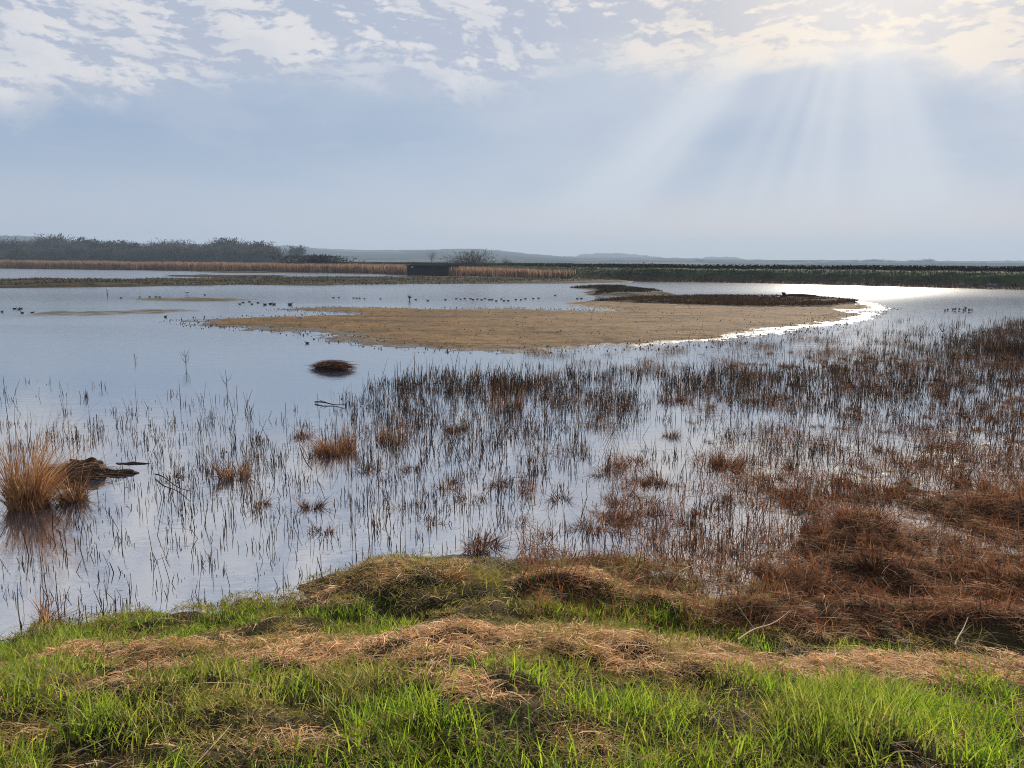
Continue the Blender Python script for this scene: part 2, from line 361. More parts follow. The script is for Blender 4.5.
islet, _, islet_z = land('dark_islet', [(567, 287.6), (600, 286.8), (625, 287.4), (642, 290), (668, 294.8), (635, 296), (592, 295.4), (583, 292.5), (605, 290.5), (580, 289)], M_mud_dark,
   'small dark weedy islet beyond the main island', .25, 1.2, .15, .25, seed=8)
spit, spit_poly, spit_z = land('gravel_spit', [(-260, 281), (0, 280.6), (60, 279.8), (130, 280.8), (180, 280.2), (230, 278.8), (280, 277.8), (340, 277.8), (400, 278.6), (440, 277.7), (480, 278.2), (540, 279.3), (600, 280.5), (630, 281.2),
   (625, 282.6), (560, 283.6), (480, 283.9), (420, 283.6), (370, 284), (320, 285.4), (290, 285), (240, 284.5), (180, 286), (100, 287.3), (0, 288), (-260, 287)], M_spit,
   'long dark stony spit crossing the lake below the reeds', .22, 1.6, .3, .38, 3.0, seed=12, pad=4, rough=.12)
land('thin_spit', [(158, 276.2), (200, 275.4), (250, 275.6), (292, 276), (250, 277.2), (200, 277)], M_spit, 'thin dark spit behind the long stony one', .2, 1.5, .15, .5, seed=14)
land('far_mud_bar', [(190, 271.9), (240, 271.7), (300, 273), (240, 273.2)], M_spit, 'thinnest dark bar close to the reed bed', .2, 2.5, .15, .8, seed=15)
land('olive_mudbank', [(128, 298.8), (160, 297.4), (205, 297.4), (262, 300), (232, 301.6), (190, 302.3), (150, 301.2)], M_mud_olive, 'olive green mudbank left of the island, the farther one', .06, 1.8, .08, .2, seed=16)
land('pale_mudbank', [(18, 315.2), (52, 311), (105, 310), (165, 310), (206, 310.2), (175, 313.8), (130, 315.8), (62, 316)], M_mud_olive, 'pale grey green mudbank left of the island, the nearer one', .05, 1.8, .07, .16, seed=18)

# ------------------------------------------------------------------ near bank
SH = fence_line([(-160, 676), (0, 641), (60, 629), (130, 613), (180, 606), (250, 599), (300, 588), (330, 575), (380, 563), (430, 559), (480, 557), (540, 562), (600, 560), (660, 562), (720, 566), (790, 548), (860, 520), (930, 500), (1024, 485), (1200, 470)])
LG = np.array([G(a, b_, .13)[:2] for a, b_ in [(-160, 690), (0, 652), (130, 625), (250, 612), (330, 606), (480, 598), (560, 600), (640, 612), (720, 622), (800, 632), (900, 640), (1024, 655), (1200, 680)]])
SWA = [(60, 668), (120, 664), (200, 655), (300, 656), (400, 646), (460, 655), (560, 655), (640, 661), (720, 662), (800, 674), (900, 676), (1024, 684)]
SWC = [(560, 592), (600, 598), (660, 606), (720, 613), (790, 612), (860, 618), (940, 626), (1040, 636)]
def bank_base(x, y):
    ys = np.interp(x, SH[:, 0], SH[:, 1]); yl = np.minimum(np.interp(x, LG[:, 0], LG[:, 1]), ys-.05)
    low = .07*np.clip((ys-y)/np.maximum(ys-yl, .3), -3, 1)
    hi = .80*sst(yl-y, -.35, 3.1)
    return low+hi
def to_world(pts):
    out = []
    for a, b_ in pts:
        z = .4
        for _ in range(8):
            p = G(a, b_, z); z = float(bank_base(np.array(p[0]), np.array(p[1])))
        out.append((p[0], p[1]))
    return out
SWAw, SWCw = to_world(SWA), to_world(SWC)
MOUNDS = [(*p, r, h) for p, r, h in zip(to_world([(345, 590), (400, 580), (450, 588), (520, 575), (590, 588), (500, 598), (625, 575)]), (.28, .35, .4, .3, .3, .35, .25), (.09, .10, .08, .05, .05, .05, .05))]
MOUNDS = [(p[0][0], p[0][1], p[1], p[2]) if isinstance(p[0], tuple) else p for p in MOUNDS]
def wline(x, y, pts):
    dd = np.full(np.shape(x), 1e9)
    for (a, b_), (c, e) in zip(pts[:-1], pts[1:]):
        ex, ey = c-a, e-b_; tt = np.clip(((x-a)*ex+(y-b_)*ey)/(ex*ex+ey*ey), 0, 1)
        dd = np.minimum(dd, np.hypot(x-a-ex*tt, y-b_-ey*tt))
    return dd
def warp(x, y): return x+(fbm(x*1.7, y*1.7, 181, 3)-.5)*.5, y+(fbm(x*1.7+7, y*1.7, 183, 3)-.5)*.45
def bank_h(x, y):
    z = bank_base(x, y)
    ys = np.interp(x, SH[:, 0], SH[:, 1]); inl = sst(ys-y, -.3, .5)
    z = z+(fbm(x*1.3, y*1.3, 31, 3)-.5)*.20*inl+(fbm(x*4.5, y*4.5, 37, 3)-.5)*.15*inl
    wx, wy = warp(x, y)
    z = z+.035*np.exp(-(wline(wx, wy, SWAw)/.25)**2)*(.2+1.5*fbm(x*3, y*3, 41, 3))+.09*np.exp(-(wline(wx, wy, SWCw)/.22)**2)*(.4+1.2*fbm(x*3, y*3, 43, 2))
    wet = sst(x, .8, 2.2)*sst(y, 3.6, 4.4)
    z = z+wet*(np.abs(fbm(x*2.6, y*2.6, 45, 3)-.5)*-.26+.03-.09*sst(fbm(x*.9, y*.9, 49, 3), .5, .62)*sst(y, 5, 6)+(fbm(x*8, y*8, 47, 2)-.5)*.07)
    for gx, gy in ((842, 551), (840, 540)):  # humps added to cover the sun's mirror reflection in the pool
        g = G(gx, gy); z = z+.13*np.exp(-((x-g[0])**2+(y-g[1])**2)/.16)
    for mx, my, r, h in MOUNDS: z = z+h*np.exp(-((x-mx)**2+(y-my)**2)/r**2)
    return z
V, Fq = grid(np.arange(-16, 18, .06), np.concatenate([np.arange(-8, 1, .4), np.arange(1, 8, .05), np.arange(8, 20, .12)]), bank_h, lambda V: V[:, 2] > -.12)
tag(npmesh('bank', V, Fq, M_soil, smooth=True), 'grassy near bank sloping down to the water', 'ground', kind='structure')

# sample points on the bank
def sample_bank(n, x0=-5.5, x1=8.0, y0=1.4, y1=8.):
    n = int(n*1.15)
    x = RNG.uniform(x0, x1, n*4); y = RNG.uniform(y0, y1, n*4)
    px, py = proj(x, y, bank_h(x, y)); k = (px > -400) & (px < 1480) & (py < 900)
    # keep screen density similar: thin out with distance a little
    k &= RNG.random(n*4) < np.clip(5/np.maximum(y, 1), .35, 1)
    x, y, px, py = x[k][:n], y[k][:n], px[k][:n], py[k][:n]; return x, y, bank_h(x, y), px, py
def blob(px, py, L_):
    r = np.zeros(np.shape(px))
    for cx, cy, rx, ry, w in L_: r = np.maximum(r, w*np.exp(-((px-cx)/rx)**2-((py-cy)/ry)**2))
    return r
def straw_mask(x, y, px, py):
    wx, wy = warp(x, y)
    a = np.exp(-(wline(wx, wy, SWAw)/.36)**2)*1.6*(.55+.75*fbm(x*1.4, y*2.2, 197, 3))
    c = np.exp(-(wline(wx, wy, SWCw)/.24)**2)*1.1
    b_ = blob(px, py, [(20, 735, 60, 25, .8), (300, 745, 60, 20, .75), (455, 690, 50, 20, .9), (240, 690, 60, 12, .55), (700, 745, 60, 20, .6), (895, 705, 60, 16, .5), (580, 745, 40, 14, .6), (120, 690, 60, 12, .5), (960, 745, 40, 18, .5),
                   (385, 578, 60, 18, .8), (450, 565, 30, 8, .5), (330, 590, 30, 18, .6), (980, 655, 60, 12, .5), (800, 640, 50, 14, .6)])
    right = sst(px, 660, 800)*sst(py, 640, 618)+sst(px, 620, 690)*sst(py, 585, 565)*.8
    s = np.maximum.reduce([a, c, b_, right])+(fbm(x*3, y*3, 51, 4)-.5)*1.1
    return s
def in_land(x, y): 
    return np.interp(x, SH[:, 0], SH[:, 1])-y+(fbm(x*2, y*2, 61, 3)-.5)*.5

# --- green grass
A = Acc()
x, y, z, px, py = sample_bank(190000)
s = straw_mask(x, y, px, py); il = in_land(x, y)
clump = fbm(x*2.2, y*2.2, 71, 3); pr = np.clip(1.12-1.8*np.clip(s, 0, 1), .02, 1)*sst(clump, .34, .56)*(il > .05)
pr = pr*(1-.93*sst(py, 616, 598)*sst(px, 240, 310))      # olive moss zone keeps little upright grass
pr = pr*(1-.9*sst(px, 690, 760)*sst(py, 650, 625))
k = RNG.random(len(x)) < pr; x, y, z, px, py, clump = x[k], y[k], z[k], px[k], py[k], clump[k]; n = len(x)
tall = .05+.105*RNG.random(n)**1.2+.02*sst(px, 760, 900)*sst(py, 680, 720)+.055*sst(fbm(x*1.1, y*1.1, 77, 2), .5, .75)
tall = tall*(1-.35*sst(py, 690, 620))
fresh = sst(fbm(x*1.6, y*1.6, 79, 3)+blob(px, py, [(130, 630, 60, 18, .25), (30, 690, 90, 40, .15), (600, 632, 80, 14, .25), (440, 730, 90, 30, .15), (960, 720, 80, 30, .15), (830, 740, 30, 35, .2)]), .32, .56)[:, None]
cA = mixc([(.17, .27, .018), (.24, .32, .035), (.08, .16, .03), (.32, .36, .06)], n); cB = mixc([(.20, .25, .05), (.30, .29, .09), (.11, .16, .03), (.40, .29, .13)], n)
c = cA*fresh+cB*(1-fresh)
u = unit2(n); lean = RNG.uniform(.1, .8, n)[:, None]; up = np.array([[0, 0, 1.]])
D1 = up*tall[:, None]+u*(tall*.25)[:, None]*lean; D2 = u*(tall[:, None]*lean*.9)-up*(tall[:, None]*lean*.35)
W = unit2(n)*RNG.uniform(.0016, .0036, n)[:, None]
A.blades(np.stack([x, y, z-.01], -1), D1, D2, W, c)
tag(A.build('grass', M_grass), 'fresh green grass growing along the near bank', 'grass', kind='stuff')

# --- low olive moss / short turf everywhere on land
A = Acc(); x, y, z, px, py = sample_bank(230000, x1=9, y1=10.)
il = in_land(x, y); k = (il > 0) & (RNG.random(len(x)) < np.where(px > 780, np.where(py < 640, .12, .8), 1.)); x, y, z, px, py = x[k], y[k], z[k], px[k], py[k]; n = len(x)
tl = RNG.uniform(.02, .075, n); u = unit2(n)
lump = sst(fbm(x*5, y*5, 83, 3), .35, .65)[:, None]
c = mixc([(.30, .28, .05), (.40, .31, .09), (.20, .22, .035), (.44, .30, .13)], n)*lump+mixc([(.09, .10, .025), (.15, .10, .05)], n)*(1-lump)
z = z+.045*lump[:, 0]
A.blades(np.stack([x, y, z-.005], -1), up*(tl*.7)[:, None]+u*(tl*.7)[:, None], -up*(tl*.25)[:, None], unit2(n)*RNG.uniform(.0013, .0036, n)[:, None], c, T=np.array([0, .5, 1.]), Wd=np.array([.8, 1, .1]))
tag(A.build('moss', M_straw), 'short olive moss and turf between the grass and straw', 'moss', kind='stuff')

# --- straw thatch
def lay(A, x, y, z, n, dirang, spread, Lmin, Lmax, pal, w0=.0011, w1=.0028, lift=.35, jit=.18):
    a = dirang+RNG.normal(0, spread, n); flip = RNG.random(n) < .5; a = np.where(flip, a+math.pi, a)
    Ln = RNG.uniform(Lmin, Lmax, n); u = np.stack([np.cos(a), np.sin(a), np.zeros(n)], -1); v_ = np.stack([-np.sin(a), np.cos(a), np.zeros(n)], -1)
    rise = RNG.uniform(-.05, lift, n)[:, None]
    B = np.stack([x, y, z], -1)-u*(Ln*.4)[:, None]
    D1 = u*Ln[:, None]+up*Ln[:, None]*rise; D2 = -up*Ln[:, None]*(rise*.95)+v_*(Ln*RNG.normal(0, .25, n))[:, None]
    W = (v_*.7+up*RNG.uniform(-.7, .7, n)[:, None])*RNG.uniform(w0, w1, n)[:, None]
    A.blades(B, D1, D2, W, mixc(pal, n, jit), T=np.array([0, .35, .7, 1.]), Wd=np.array([.5, 1, .9, .15]))
A = Acc(); x, y, z, px, py = sample_bank(300000)
s = straw_mask(x, y, px, py); il = in_land(x, y)
k = (RNG.random(len(x)) < np.clip(s*1.5-.35, .10, 1)) & (il > 0); x, y, z, px, py, s = [q[k] for q in (x, y, z, px, py, s)]
right = sst(px, 620, 760)*sst(py, 645, 620); rr = RNG.random(len(x)) < right
gap = fbm(x*3.2+9, y*6, 91, 3) > .34
for sel, pal in ((~rr & gap, [(.90, .60, .32), (.78, .47, .23), (.97, .76, .46), (.45, .25, .11), (.86, .55, .28)]), (rr & gap, [(.42, .19, .085), (.30, .12, .055), (.58, .38, .22), (.18, .08, .04)])):
    n = int(sel.sum()); xx, yy, zz = x[sel], y[sel], z[sel]
    flow = (fbm(xx*.9, yy*.9, 95, 2)-.5)*1.6
    lay(A, xx, yy, zz+RNG.uniform(0, .05, n)*np.clip(s[sel], 0, 1), n, flow, 1.1, .035, .14, pal, .0012, .0032, .7, .35)
tag(A.build('dry_straw', M_straw), 'matted pale straw thatch lying in swaths along the bank', 'straw', kind='stuff')

# --- loose long bleached stalks
A = Acc(); x, y, z, px, py = sample_bank(11000, x1=9, y1=10)
k = (in_land(x, y) > 0) & (RNG.random(len(x)) < np.where(px > 720, .3, .09)); x, y, z = x[k], y[k], z[k]; n = len(x)
lay(A, x, y, np.maximum(z, 0)+.04+RNG.uniform(0, .12, n)*sst(x, 1, 2), n, RNG.uniform(0, 6, n), .6, .12, .42, [(.62, .46, .28), (.5, .34, .2), (.7, .54, .36), (.38, .22, .12)], .0012, .0024, .35, .15)
tag(A.build('bleached_stalks', M_straw), 'long loose bleached stalks scattered over the bank', 'stalks', kind='stuff')

# ------------------------------------------------------------------ dead rush litter on the wet right-hand shore
A = Acc()
def marsh_pts(n, pxr, pyr):
    """random ground points spread evenly over a piece of the water plane seen between those picture limits"""
    p = [G(a, b_) for a in pxr for b_ in pyr]; xs = [q[0] for q in p]; ys = [q[1] for q in p]
    x = RNG.uniform(min(xs), max(xs), n); y = RNG.uniform(min(ys), max(ys), n); px, py = proj(x, y, x*0)
    k = (px > pxr[0]) & (px < pxr[1]) & (py > pyr[0]) & (py < pyr[1]); return x[k], y[k], px[k], py[k]
x, y, px, py = marsh_pts(900000, (520, 1250), (330, 660))
den = sst(py, 470, 590)*sst(px+(py-500)*.9, 520, 680)+.5*sst(px, 960, 1060)*sst(py, 340, 430)+.65*sst(px, 640, 900)*sst(py, 410, 500)
den = den*1.2+(fbm(x*1.5, y*1.2, 101, 4)-.5)*3.2
k = (RNG.random(len(x)) < np.clip(den, 0, 1)) & (py < 650); x, y, px, py = x[k], y[k], px[k], py[k]
k = RNG.random(len(x)) < np.clip(8/y, .3, 1); x, y = x[k][:210000], y[k][:210000]; n = len(x)
z = np.maximum(bank_h(x, y), 0)
hgt = .03+.10*fbm(x*2.5, y*2.5, 107, 3)
# half lie, half stand up brokenly
h2 = n//3
lay(A, x[:h2], y[:h2], z[:h2]+RNG.random(h2)*hgt[:h2], h2, RNG.uniform(0, 6.28, h2), 1., .06, .26, [(.36, .145, .06), (.20, .08, .036), (.50, .25, .12), (.08, .038, .02), (.66, .44, .26)], .0014, .0035, .5)
nn = n-h2; tl = RNG.uniform(.05, .24, nn)*(.6+.9*fbm(x[h2:]*3, y[h2:]*3, 191, 2)); u = unit2(nn)*RNG.uniform(.1, .9, nn)[:, None]
RH = 1
A.blades(np.stack([x[h2:], y[h2:], z[h2:]-.02], -1), up*tl[:, None]+u*(tl*.4)[:, None], u*tl[:, None]*.6-up*(tl*.2)[:, None], unit2(nn)*RNG.uniform(.0015, .0035, nn)[:, None], mixc([(.38, .145, .058), (.22, .08, .034), (.54, .25, .11), (.08, .036, .02), (.05, .026, .016)], nn, .25)*(1-.45*sst(y[h2:], 8.5, 11))[:, None])
tag(A.build('dead_rushes', M_rush), 'matted reddish brown dead rushes on the flooded right shore', 'rushes', kind='stuff')

# ------------------------------------------------------------------ emergent reed stubble
A = Acc()
x, y, px, py = marsh_pts(900000, (-120, 1250), (318, 660))
top = np.interp(px, [0, 200, 330, 360, 420, 520, 700, 800, 900, 960, 1024, 1200], [372, 385, 395, 372, 366, 366, 362, 358, 350, 330, 312, 300])
ins = sst(py-top, 0, 26)
left = sst(px, 380, 300)
den = ins*((1-left)*(.78+.22*sst(px, 620, 760))+left*(.08+.42*sst(py, 395, 450)))
den = den*(.25+1.5*sst(fbm(x*.55, y*.45, 111, 4), .33, .66))*(.4+1.1*fbm(x*3, y*3, 113, 2))
den = den-blob(px, py, [(655, 425, 45, 22, .7), (335, 495, 30, 22, .8), (120, 580, 90, 18, .5), (200, 610, 60, 16, .5), (300, 545, 40, 20, .4), (100, 510, 50, 14, .2), (430, 470, 20, 20, .3), (60, 430, 60, 30, .15), (700, 400, 30, 10, .3)])
den = den+blob(px, py, [(500, 388, 40, 16, .2), (610, 378, 60, 8, .05), (410, 430, 60, 25, .4), (240, 460, 30, 25, .3), (930, 380, 120, 40, .35), (220, 470, 25, 15, .3), (270, 520, 30, 20, .2), (470, 500, 60, 30, .25)])
il = np.interp(x, SH[:, 0], SH[:, 1])-y
k = (RNG.random(len(x)) < np.clip(den, 0, 1)*.105*(1+.5*sst(px, 350, 430)*sst(px, 760, 700))) & (il < .05); x, y, px, py = x[k], y[k], px[k], py[k]
rep = 1+RNG.geometric(.3, len(x)).clip(0, 8); x, y, px, py = [np.repeat(q, rep) for q in (x, y, px, py)]; x = x+RNG.normal(0, .045, len(x)); y = y+RNG.normal(0, .05, len(y))
n = len(x); print('reed stems', n)
hh = .86*(.05+.13*RNG.random(n)**1.3+.3*(RNG.random(n) < .12)*RNG.random(n))*(1+.5*sst(y, 8, 16))+.16*RNG.random(n)*blob(px, py, [(500, 385, 50, 14, 1), (240, 455, 30, 25, .8), (720, 375, 400, 10, .35)])
u = unit2(n)*RNG.normal(0, .09, n)[:, None]*hh[:, None]*2; bent = (RNG.random(n) < .12)[:, None]
D1 = up*hh[:, None]*np.where(bent, 1.3, 1)+u; D2 = np.where(bent, unit2(n)*hh[:, None]*.9-up*hh[:, None]*1.05, u*.3)
c = mixc([(.05, .036, .027), (.13, .078, .048), (.03, .023, .018), (.26, .16, .09)], n, .25)
tan = (RNG.random(n) < .13)[:, None]; c = np.where(tan, mixc([(.36, .26, .16), (.28, .16, .09)], n), c)
ww = RNG.uniform(.0018, .0042, n)*(1+.45*sst(y, 9, 18))
w1_ = unit2(n)
for wv in (w1_, np.stack([-w1_[:, 1], w1_[:, 0], w1_[:, 2]], -1)):
    A.blades(np.stack([x, y, np.full(n, -.05)], -1), D1, D2, wv*ww[:, None], c, T=np.array([0, .4, .75, 1.]), Wd=np.array([1, 1, .85, .5]))
tag(A.build('reed_stubble', M_stem), 'thin dark broken reed stems standing in the shallow water', 'reeds', kind='stuff')

# ------------------------------------------------------------------ tussocks (each one a thing)
def tussock_mesh(name, n, r, h, pal, spread=.8, flop=.5, wid=(.0018, .004), mat=None, parent=None, sq=1.0):
    A = Acc(); a = RNG.uniform(0, 2*math.pi, n); rr = r*np.sqrt(RNG.random(n))*.7
    bx, by = np.cos(a)*rr, np.sin(a)*rr*sq
    B = np.stack([bx, by, np.full(n, -.04)], -1); o = np.stack([np.cos(a), np.sin(a), np.zeros(n)], -1)+unit2(n)*.7
    ph = RNG.uniform(0, 6.28, 3); lob = .72+.28*np.sin(a*2+ph[0])+.22*np.sin(a*3+ph[1]+rr/r*3); hh = h*RNG.uniform(.2, 1, n)*(1-.35*(rr/r))*lob; wd_ = np.array([math.cos(ph[2]), math.sin(ph[2]), 0])
    brk = (RNG.random(n) < .22)[:, None]; D1 = up*hh[:, None]*np.where(brk, 1.2, 1)+(o+wd_*.5)*(hh*spread*RNG.random(n)*.6)[:, None]
    D2 = (o+wd_*.4)*(hh*flop*RNG.random(n))[:, None]*np.where(brk, 1.8, 1)-up*np.where(brk, hh[:, None]*1.1, (hh*flop*RNG.random(n)*.8)[:, None])
    A.blades(B, D1, D2, unit2(n)*RNG.uniform(*wid, n)[:, None], mixc(pal, n, .2))
    return A.build(name, mat or M_rush, parent)
RED = [(.36, .14, .056), (.20, .075, .032), (.50, .23, .10), (.07, .033, .019), (.05, .026, .016)]
ORG = [(.55, .29, .12), (.44, .21, .09), (.68, .44, .24), (.25, .12, .055)]
DRK = [(.04, .026, .018), (.08, .044, .026), (.022, .016, .013), (.18, .10, .055)]
def put(o, px, py, z=0, s=1, rz=None):
    p = G(px, py, z); o.location = (p[0], p[1], z); o.rotation_euler = (0, 0, random.uniform(0, 6.28) if rz is None else rz); o.scale = (s, s, s); return o
T1 = tussock_mesh('reed_tussock', 1300, .24, 1.5, ORG, .4, .6)
put(T1, 28, 506, rz=.3); tag(T1, 'tall orange reed tussock at the far left edge by the peat heap', 'tussock')
o = tussock_mesh('reed_tussock', 520, .17, .7, ORG+DRK, .5, .7); put(o, 74, 500); tag(o, 'smaller reed tussock right beside the tall orange one', 'tussock')
o = tussock_mesh('reed_tussock', 1100, .36, .62, ORG+RED, .45, .6); put(o, 336, 452); tag(o, 'rounded orange brown tussock standing in open water left of the reeds', 'tussock')
o = tussock_mesh('reed_tussock', 300, .11, .33, RED+ORG, .6, .7); put(o, 46, 622); tag(o, 'small brown tussock in dark water near the lower left shore', 'tussock')
o = tussock_mesh('reed_tussock', 320, .12, .3, RED+DRK, .7, .7); put(o, 312, 508); tag(o, 'small ragged brown tussock at the edge of the blue water gap', 'tussock')
o = tussock_mesh('reed_tussock', 450, .22, .24, DRK+ORG, 1.0, .9); put(o, 449, 486); tag(o, 'low flattened tussock with straw ends in the central reeds', 'tussock')
o = tussock_mesh('reed_tussock', 600, .22, .34, RED+DRK, .8, .8); put(o, 482, 548); tag(o, 'dark brown tussock touching the mossy shore at the middle', 'tussock')
o = tussock_mesh('reed_tussock', 320, .34, .75, ORG+DRK, .3, .3); put(o, 392, 440); tag(o, 'upright orange brown tussock right of the rounded one', 'tussock')
o = tussock_mesh('reed_tussock', 360, .5, .8, RED+DRK, .25, .3); put(o, 505, 408); tag(o, 'tall dark tussock at the back of the central reeds', 'tussock')
o = tussock_mesh('reed_tussock', 520, .45, .4, RED+DRK, .45, .5); put(o, 676, 402); tag(o, 'dark red brown tussock behind the bright gap in the reeds', 'tussock')
o = tussock_mesh('reed_tussock', 380, .24, .6, DRK+ORG, .5, .8); put(o, 235, 478); tag(o, 'loose pale and dark tussock left of the rounded orange one', 'tussock')
o = tussock_mesh('reed_tussock', 240, .18, .22, DRK, .9, 1.); put(o, 172, 480); tag(o, 'sprawling blackish tussock between the peat heap and the loose one', 'tussock')
for a, b_, rr_, h_ in ((303, 437, .16, .3), (368, 470, .2, .26), (403, 506, .26, .16), (430, 522, .14, .2), (471, 500, .2, .22), (500, 484, .13, .32), (323, 532, .12, .2), (520, 522, .16, .2), (455, 430, .2, .35), (412, 470, .14, .25), (560, 500, .12, .25), (585, 530, .2, .2), (262, 505, .1, .25)):
    o = tussock_mesh('reed_tussock', int(1700*rr_+80), rr_, h_, RED+DRK, .8, .9); put(o, a, b_); tag(o, 'small ragged brown tussock among the stems of the central reeds', 'tussock', 'small brown tussocks scattered through the central reeds')
protos = [tussock_mesh('rush_clump', 600, .26, .27, RED, .7, .8), tussock_mesh('rush_clump', 500, .2, .32, RED+DRK, .6, .8), tussock_mesh('rush_clump', 700, .34, .22, RED, .9, .9, sq=.6), tussock_mesh('rush_clump', 320, .14, .28, DRK+RED, .5, .7)]
first = set()
SPOT = [G(a, b_) for a, b_ in ((842, 552), (838, 542), (848, 560), (836, 562), (950, 468), (960, 480))]  # extra rush clumps added over the sun's reflection in the pools
x, y, px, py = marsh_pts(3600, (540, 1130), (352, 640))
den = .26+.6*sst(px, 680, 950)+.7*sst(py, 430, 530); den *= sst(px+(py-420)*1.2, 620, 740)
den = den*sst(fbm(x*.8, y*.8, 131, 3), .33, .55)*np.where(y < 9, 2.2, .8)*(py < 600+0*px)
kk = np.where(RNG.random(len(x)) < np.clip(den, 0, 1)*.95)[0][:300]
for q, i_ in enumerate(kk):
    pi_ = q % 4; pr_ = protos[pi_]
    if pi_ in first: o = pr_.copy(); col.objects.link(o)
    else: o = pr_; first.add(pi_)
    o.location = (x[i_], y[i_], max(0, float(bank_h(x[i_], y[i_])))-.01); sc = random.uniform(.55, 1.25); o.scale = (sc, sc, sc*random.uniform(.75, 1.15)); o.rotation_euler = (0, 0, random.uniform(0, 6.28))
    if q < len(SPOT): o.location.x, o.location.y = SPOT[q][0], SPOT[q][1]; o.location.z = -.01; o.scale = (1, 1, .9)
    far = py[i_] < 430 and q >= len(SPOT)
    if far: o.scale = (sc*.75, sc*.75, sc*.8)
    if far: tag(o, 'dark rush clump in the far part of the flooded right-hand marsh', 'rush clump', 'far rush clumps in the right-hand marsh')
    elif px[i_] > 800 or q < len(SPOT): tag(o, 'reddish brown rush clump in the near right-hand marsh', 'rush clump', 'near rush clumps in the right-hand marsh')
    else: tag(o, 'brown rush clump between the central reeds and right-hand marsh', 'rush clump', 'rush clumps in the middle of the marsh')

# shoreline tussocks on the bank
OLV = [(.30, .28, .06), (.38, .30, .09), (.16, .18, .04), (.42, .27, .12)]
ta = tussock_mesh('grass_tussock', 1100, .24, .17, OLV, .9, 1.0, mat=M_straw); tb = tussock_mesh('grass_tussock', 1100, .26, .18, ORG+RED, 1.0, 1.1, mat=M_straw); fa = fb = True
for (a, b_, kd) in ((312, 592, 1), (338, 580, 1), (368, 574, 1), (400, 572, 1), (430, 574, 1), (352, 600, 0), (455, 570, 0), (478, 566, 0), (505, 572, 0), (470, 585, 0), (530, 585, 0), (560, 575, 0), (595, 578, 0), (620, 570, 0), (510, 598, 0), (545, 568, 0), (650, 585, 0), (440, 600, 0), (140, 622, 0), (225, 608, 0), (585, 598, 1), (610, 606, 1), (650, 612, 1), (780, 615, 1), (830, 622, 1), (900, 630, 1), (700, 600, 0), (860, 610, 0), (960, 622, 0)):
    src = tb if kd else ta
    if kd: o = src if fb else src.copy(); new = not fb; fb = False
    else: o = src if fa else src.copy(); new = not fa; fa = False
    if new: col.objects.link(o)
    q = G(a, b_, .15); sc = random.uniform(.6, 1.1); o.location = (q[0], q[1], float(bank_h(np.array(q[0]), np.array(q[1])))-.02); o.scale = (sc*1.25, sc, sc); o.rotation_euler = (0, 0, random.uniform(0, 6.28))
    tag(o, 'brown tufted grass tussock on the near bank edge' if kd else 'olive green mossy tussock on the near bank edge', 'grass tussock', 'brown tussocks along the bank edge' if kd else 'olive tussocks along the bank edge')

# big thicket at right edge
o = tussock_mesh('rush_thicket', 1500, 1.0, .75, DRK, .5, .5, (.004, .009), mat=M_stem); put(o, 1012, 352); tag(o, 'large dark bushy rush thicket at the right edge by the lake', 'thicket')

# ------------------------------------------------------------------ debris nest, peat heap, logs
def lump(name, rx, ry, h, c, seed, mat, parent=None, amp=.35, zoff=-.03):
    bm = bmesh.new(); bmesh.ops.create_icosphere(bm, subdivisions=5, radius=1)
    co = np.array([v_.co[:] for v_ in bm.verts]); nz = fbm(co[:, 0]*2.2+seed, co[:, 1]*2.2+co[:, 2]*1.7, seed, 4)*2-1; nz2 = fbm(co[:, 0]*9+seed, co[:, 1]*9+co[:, 2]*8, seed+3, 3)*2-1
    for v_, a, b_ in zip(bm.verts, nz, nz2):
        s = 1+amp*a+.12*b_; v_.co = Vector((v_.co.x*rx*s, v_.co.y*ry*s, v_.co.z*h*s+zoff))
    me = bpy.data.meshes.new(name); bm.to_mesh(me); bm.free(); me.materials.append(mat)
    for p in me.polygons: p.use_smooth = True
    o = bpy.data.objects.new(name, me); col.objects.link(o); o.parent = parent; return o
M_peat = simple('dark_peat', (.035, .022, .014), .75, .6, 14)
e = empty('debris_nest'); put(e, 333, 369, rz=-.35); tag(e, 'dark heap of tangled reed debris alone in open water', 'debris heap')
lump('core', .42, .22, .13, None, 3, M_peat, e)
A = Acc(); n = 900; a = RNG.uniform(0, 6.28, n); rr = np.sqrt(RNG.random(n))
lay(A, np.cos(a)*rr*.5, np.sin(a)*rr*.28, .15*(1-rr**2)+RNG.uniform(-.02, .05, n), n, RNG.normal(0, .5, n), .5, .15, .5, DRK+RED, .003, .006, .5)
A.build('reed_litter', M_rush, e)
e = empty('peat_heap'); put(e, 72, 476, rz=.05); tag(e, 'dark wet peat heap behind the orange tussock on the left', 'peat heap')
lump('peat_mass', .42, .24, .16, None, 8, M_peat, e); o = lump('peat_mass', .24, .16, .2, None, 12, M_peat, e); o.location = (.12, .08, .02); o = lump('peat_mass', .26, .1, .08, None, 14, M_peat, e); o.location = (.48, .1, 0)
A = Acc(); n = 260; a = RNG.uniform(0, 6.28, n); rr = np.sqrt(RNG.random(n))
lay(A, np.cos(a)*rr*.5+.05, np.sin(a)*rr*.25, .14*(1-rr**2)+RNG.uniform(0, .04, n), n, RNG.normal(0, .5, n), .5, .08, .3, DRK+ORG, .002, .004, .5)
A.build('reed_litter', M_rush, e)
o = lump('peat_clod', .26, .06, .045, None, 21, M_peat); put(o, 133, 463.5, rz=.0); tag(o, 'small flat dark clod right of the peat heap', 'clod')
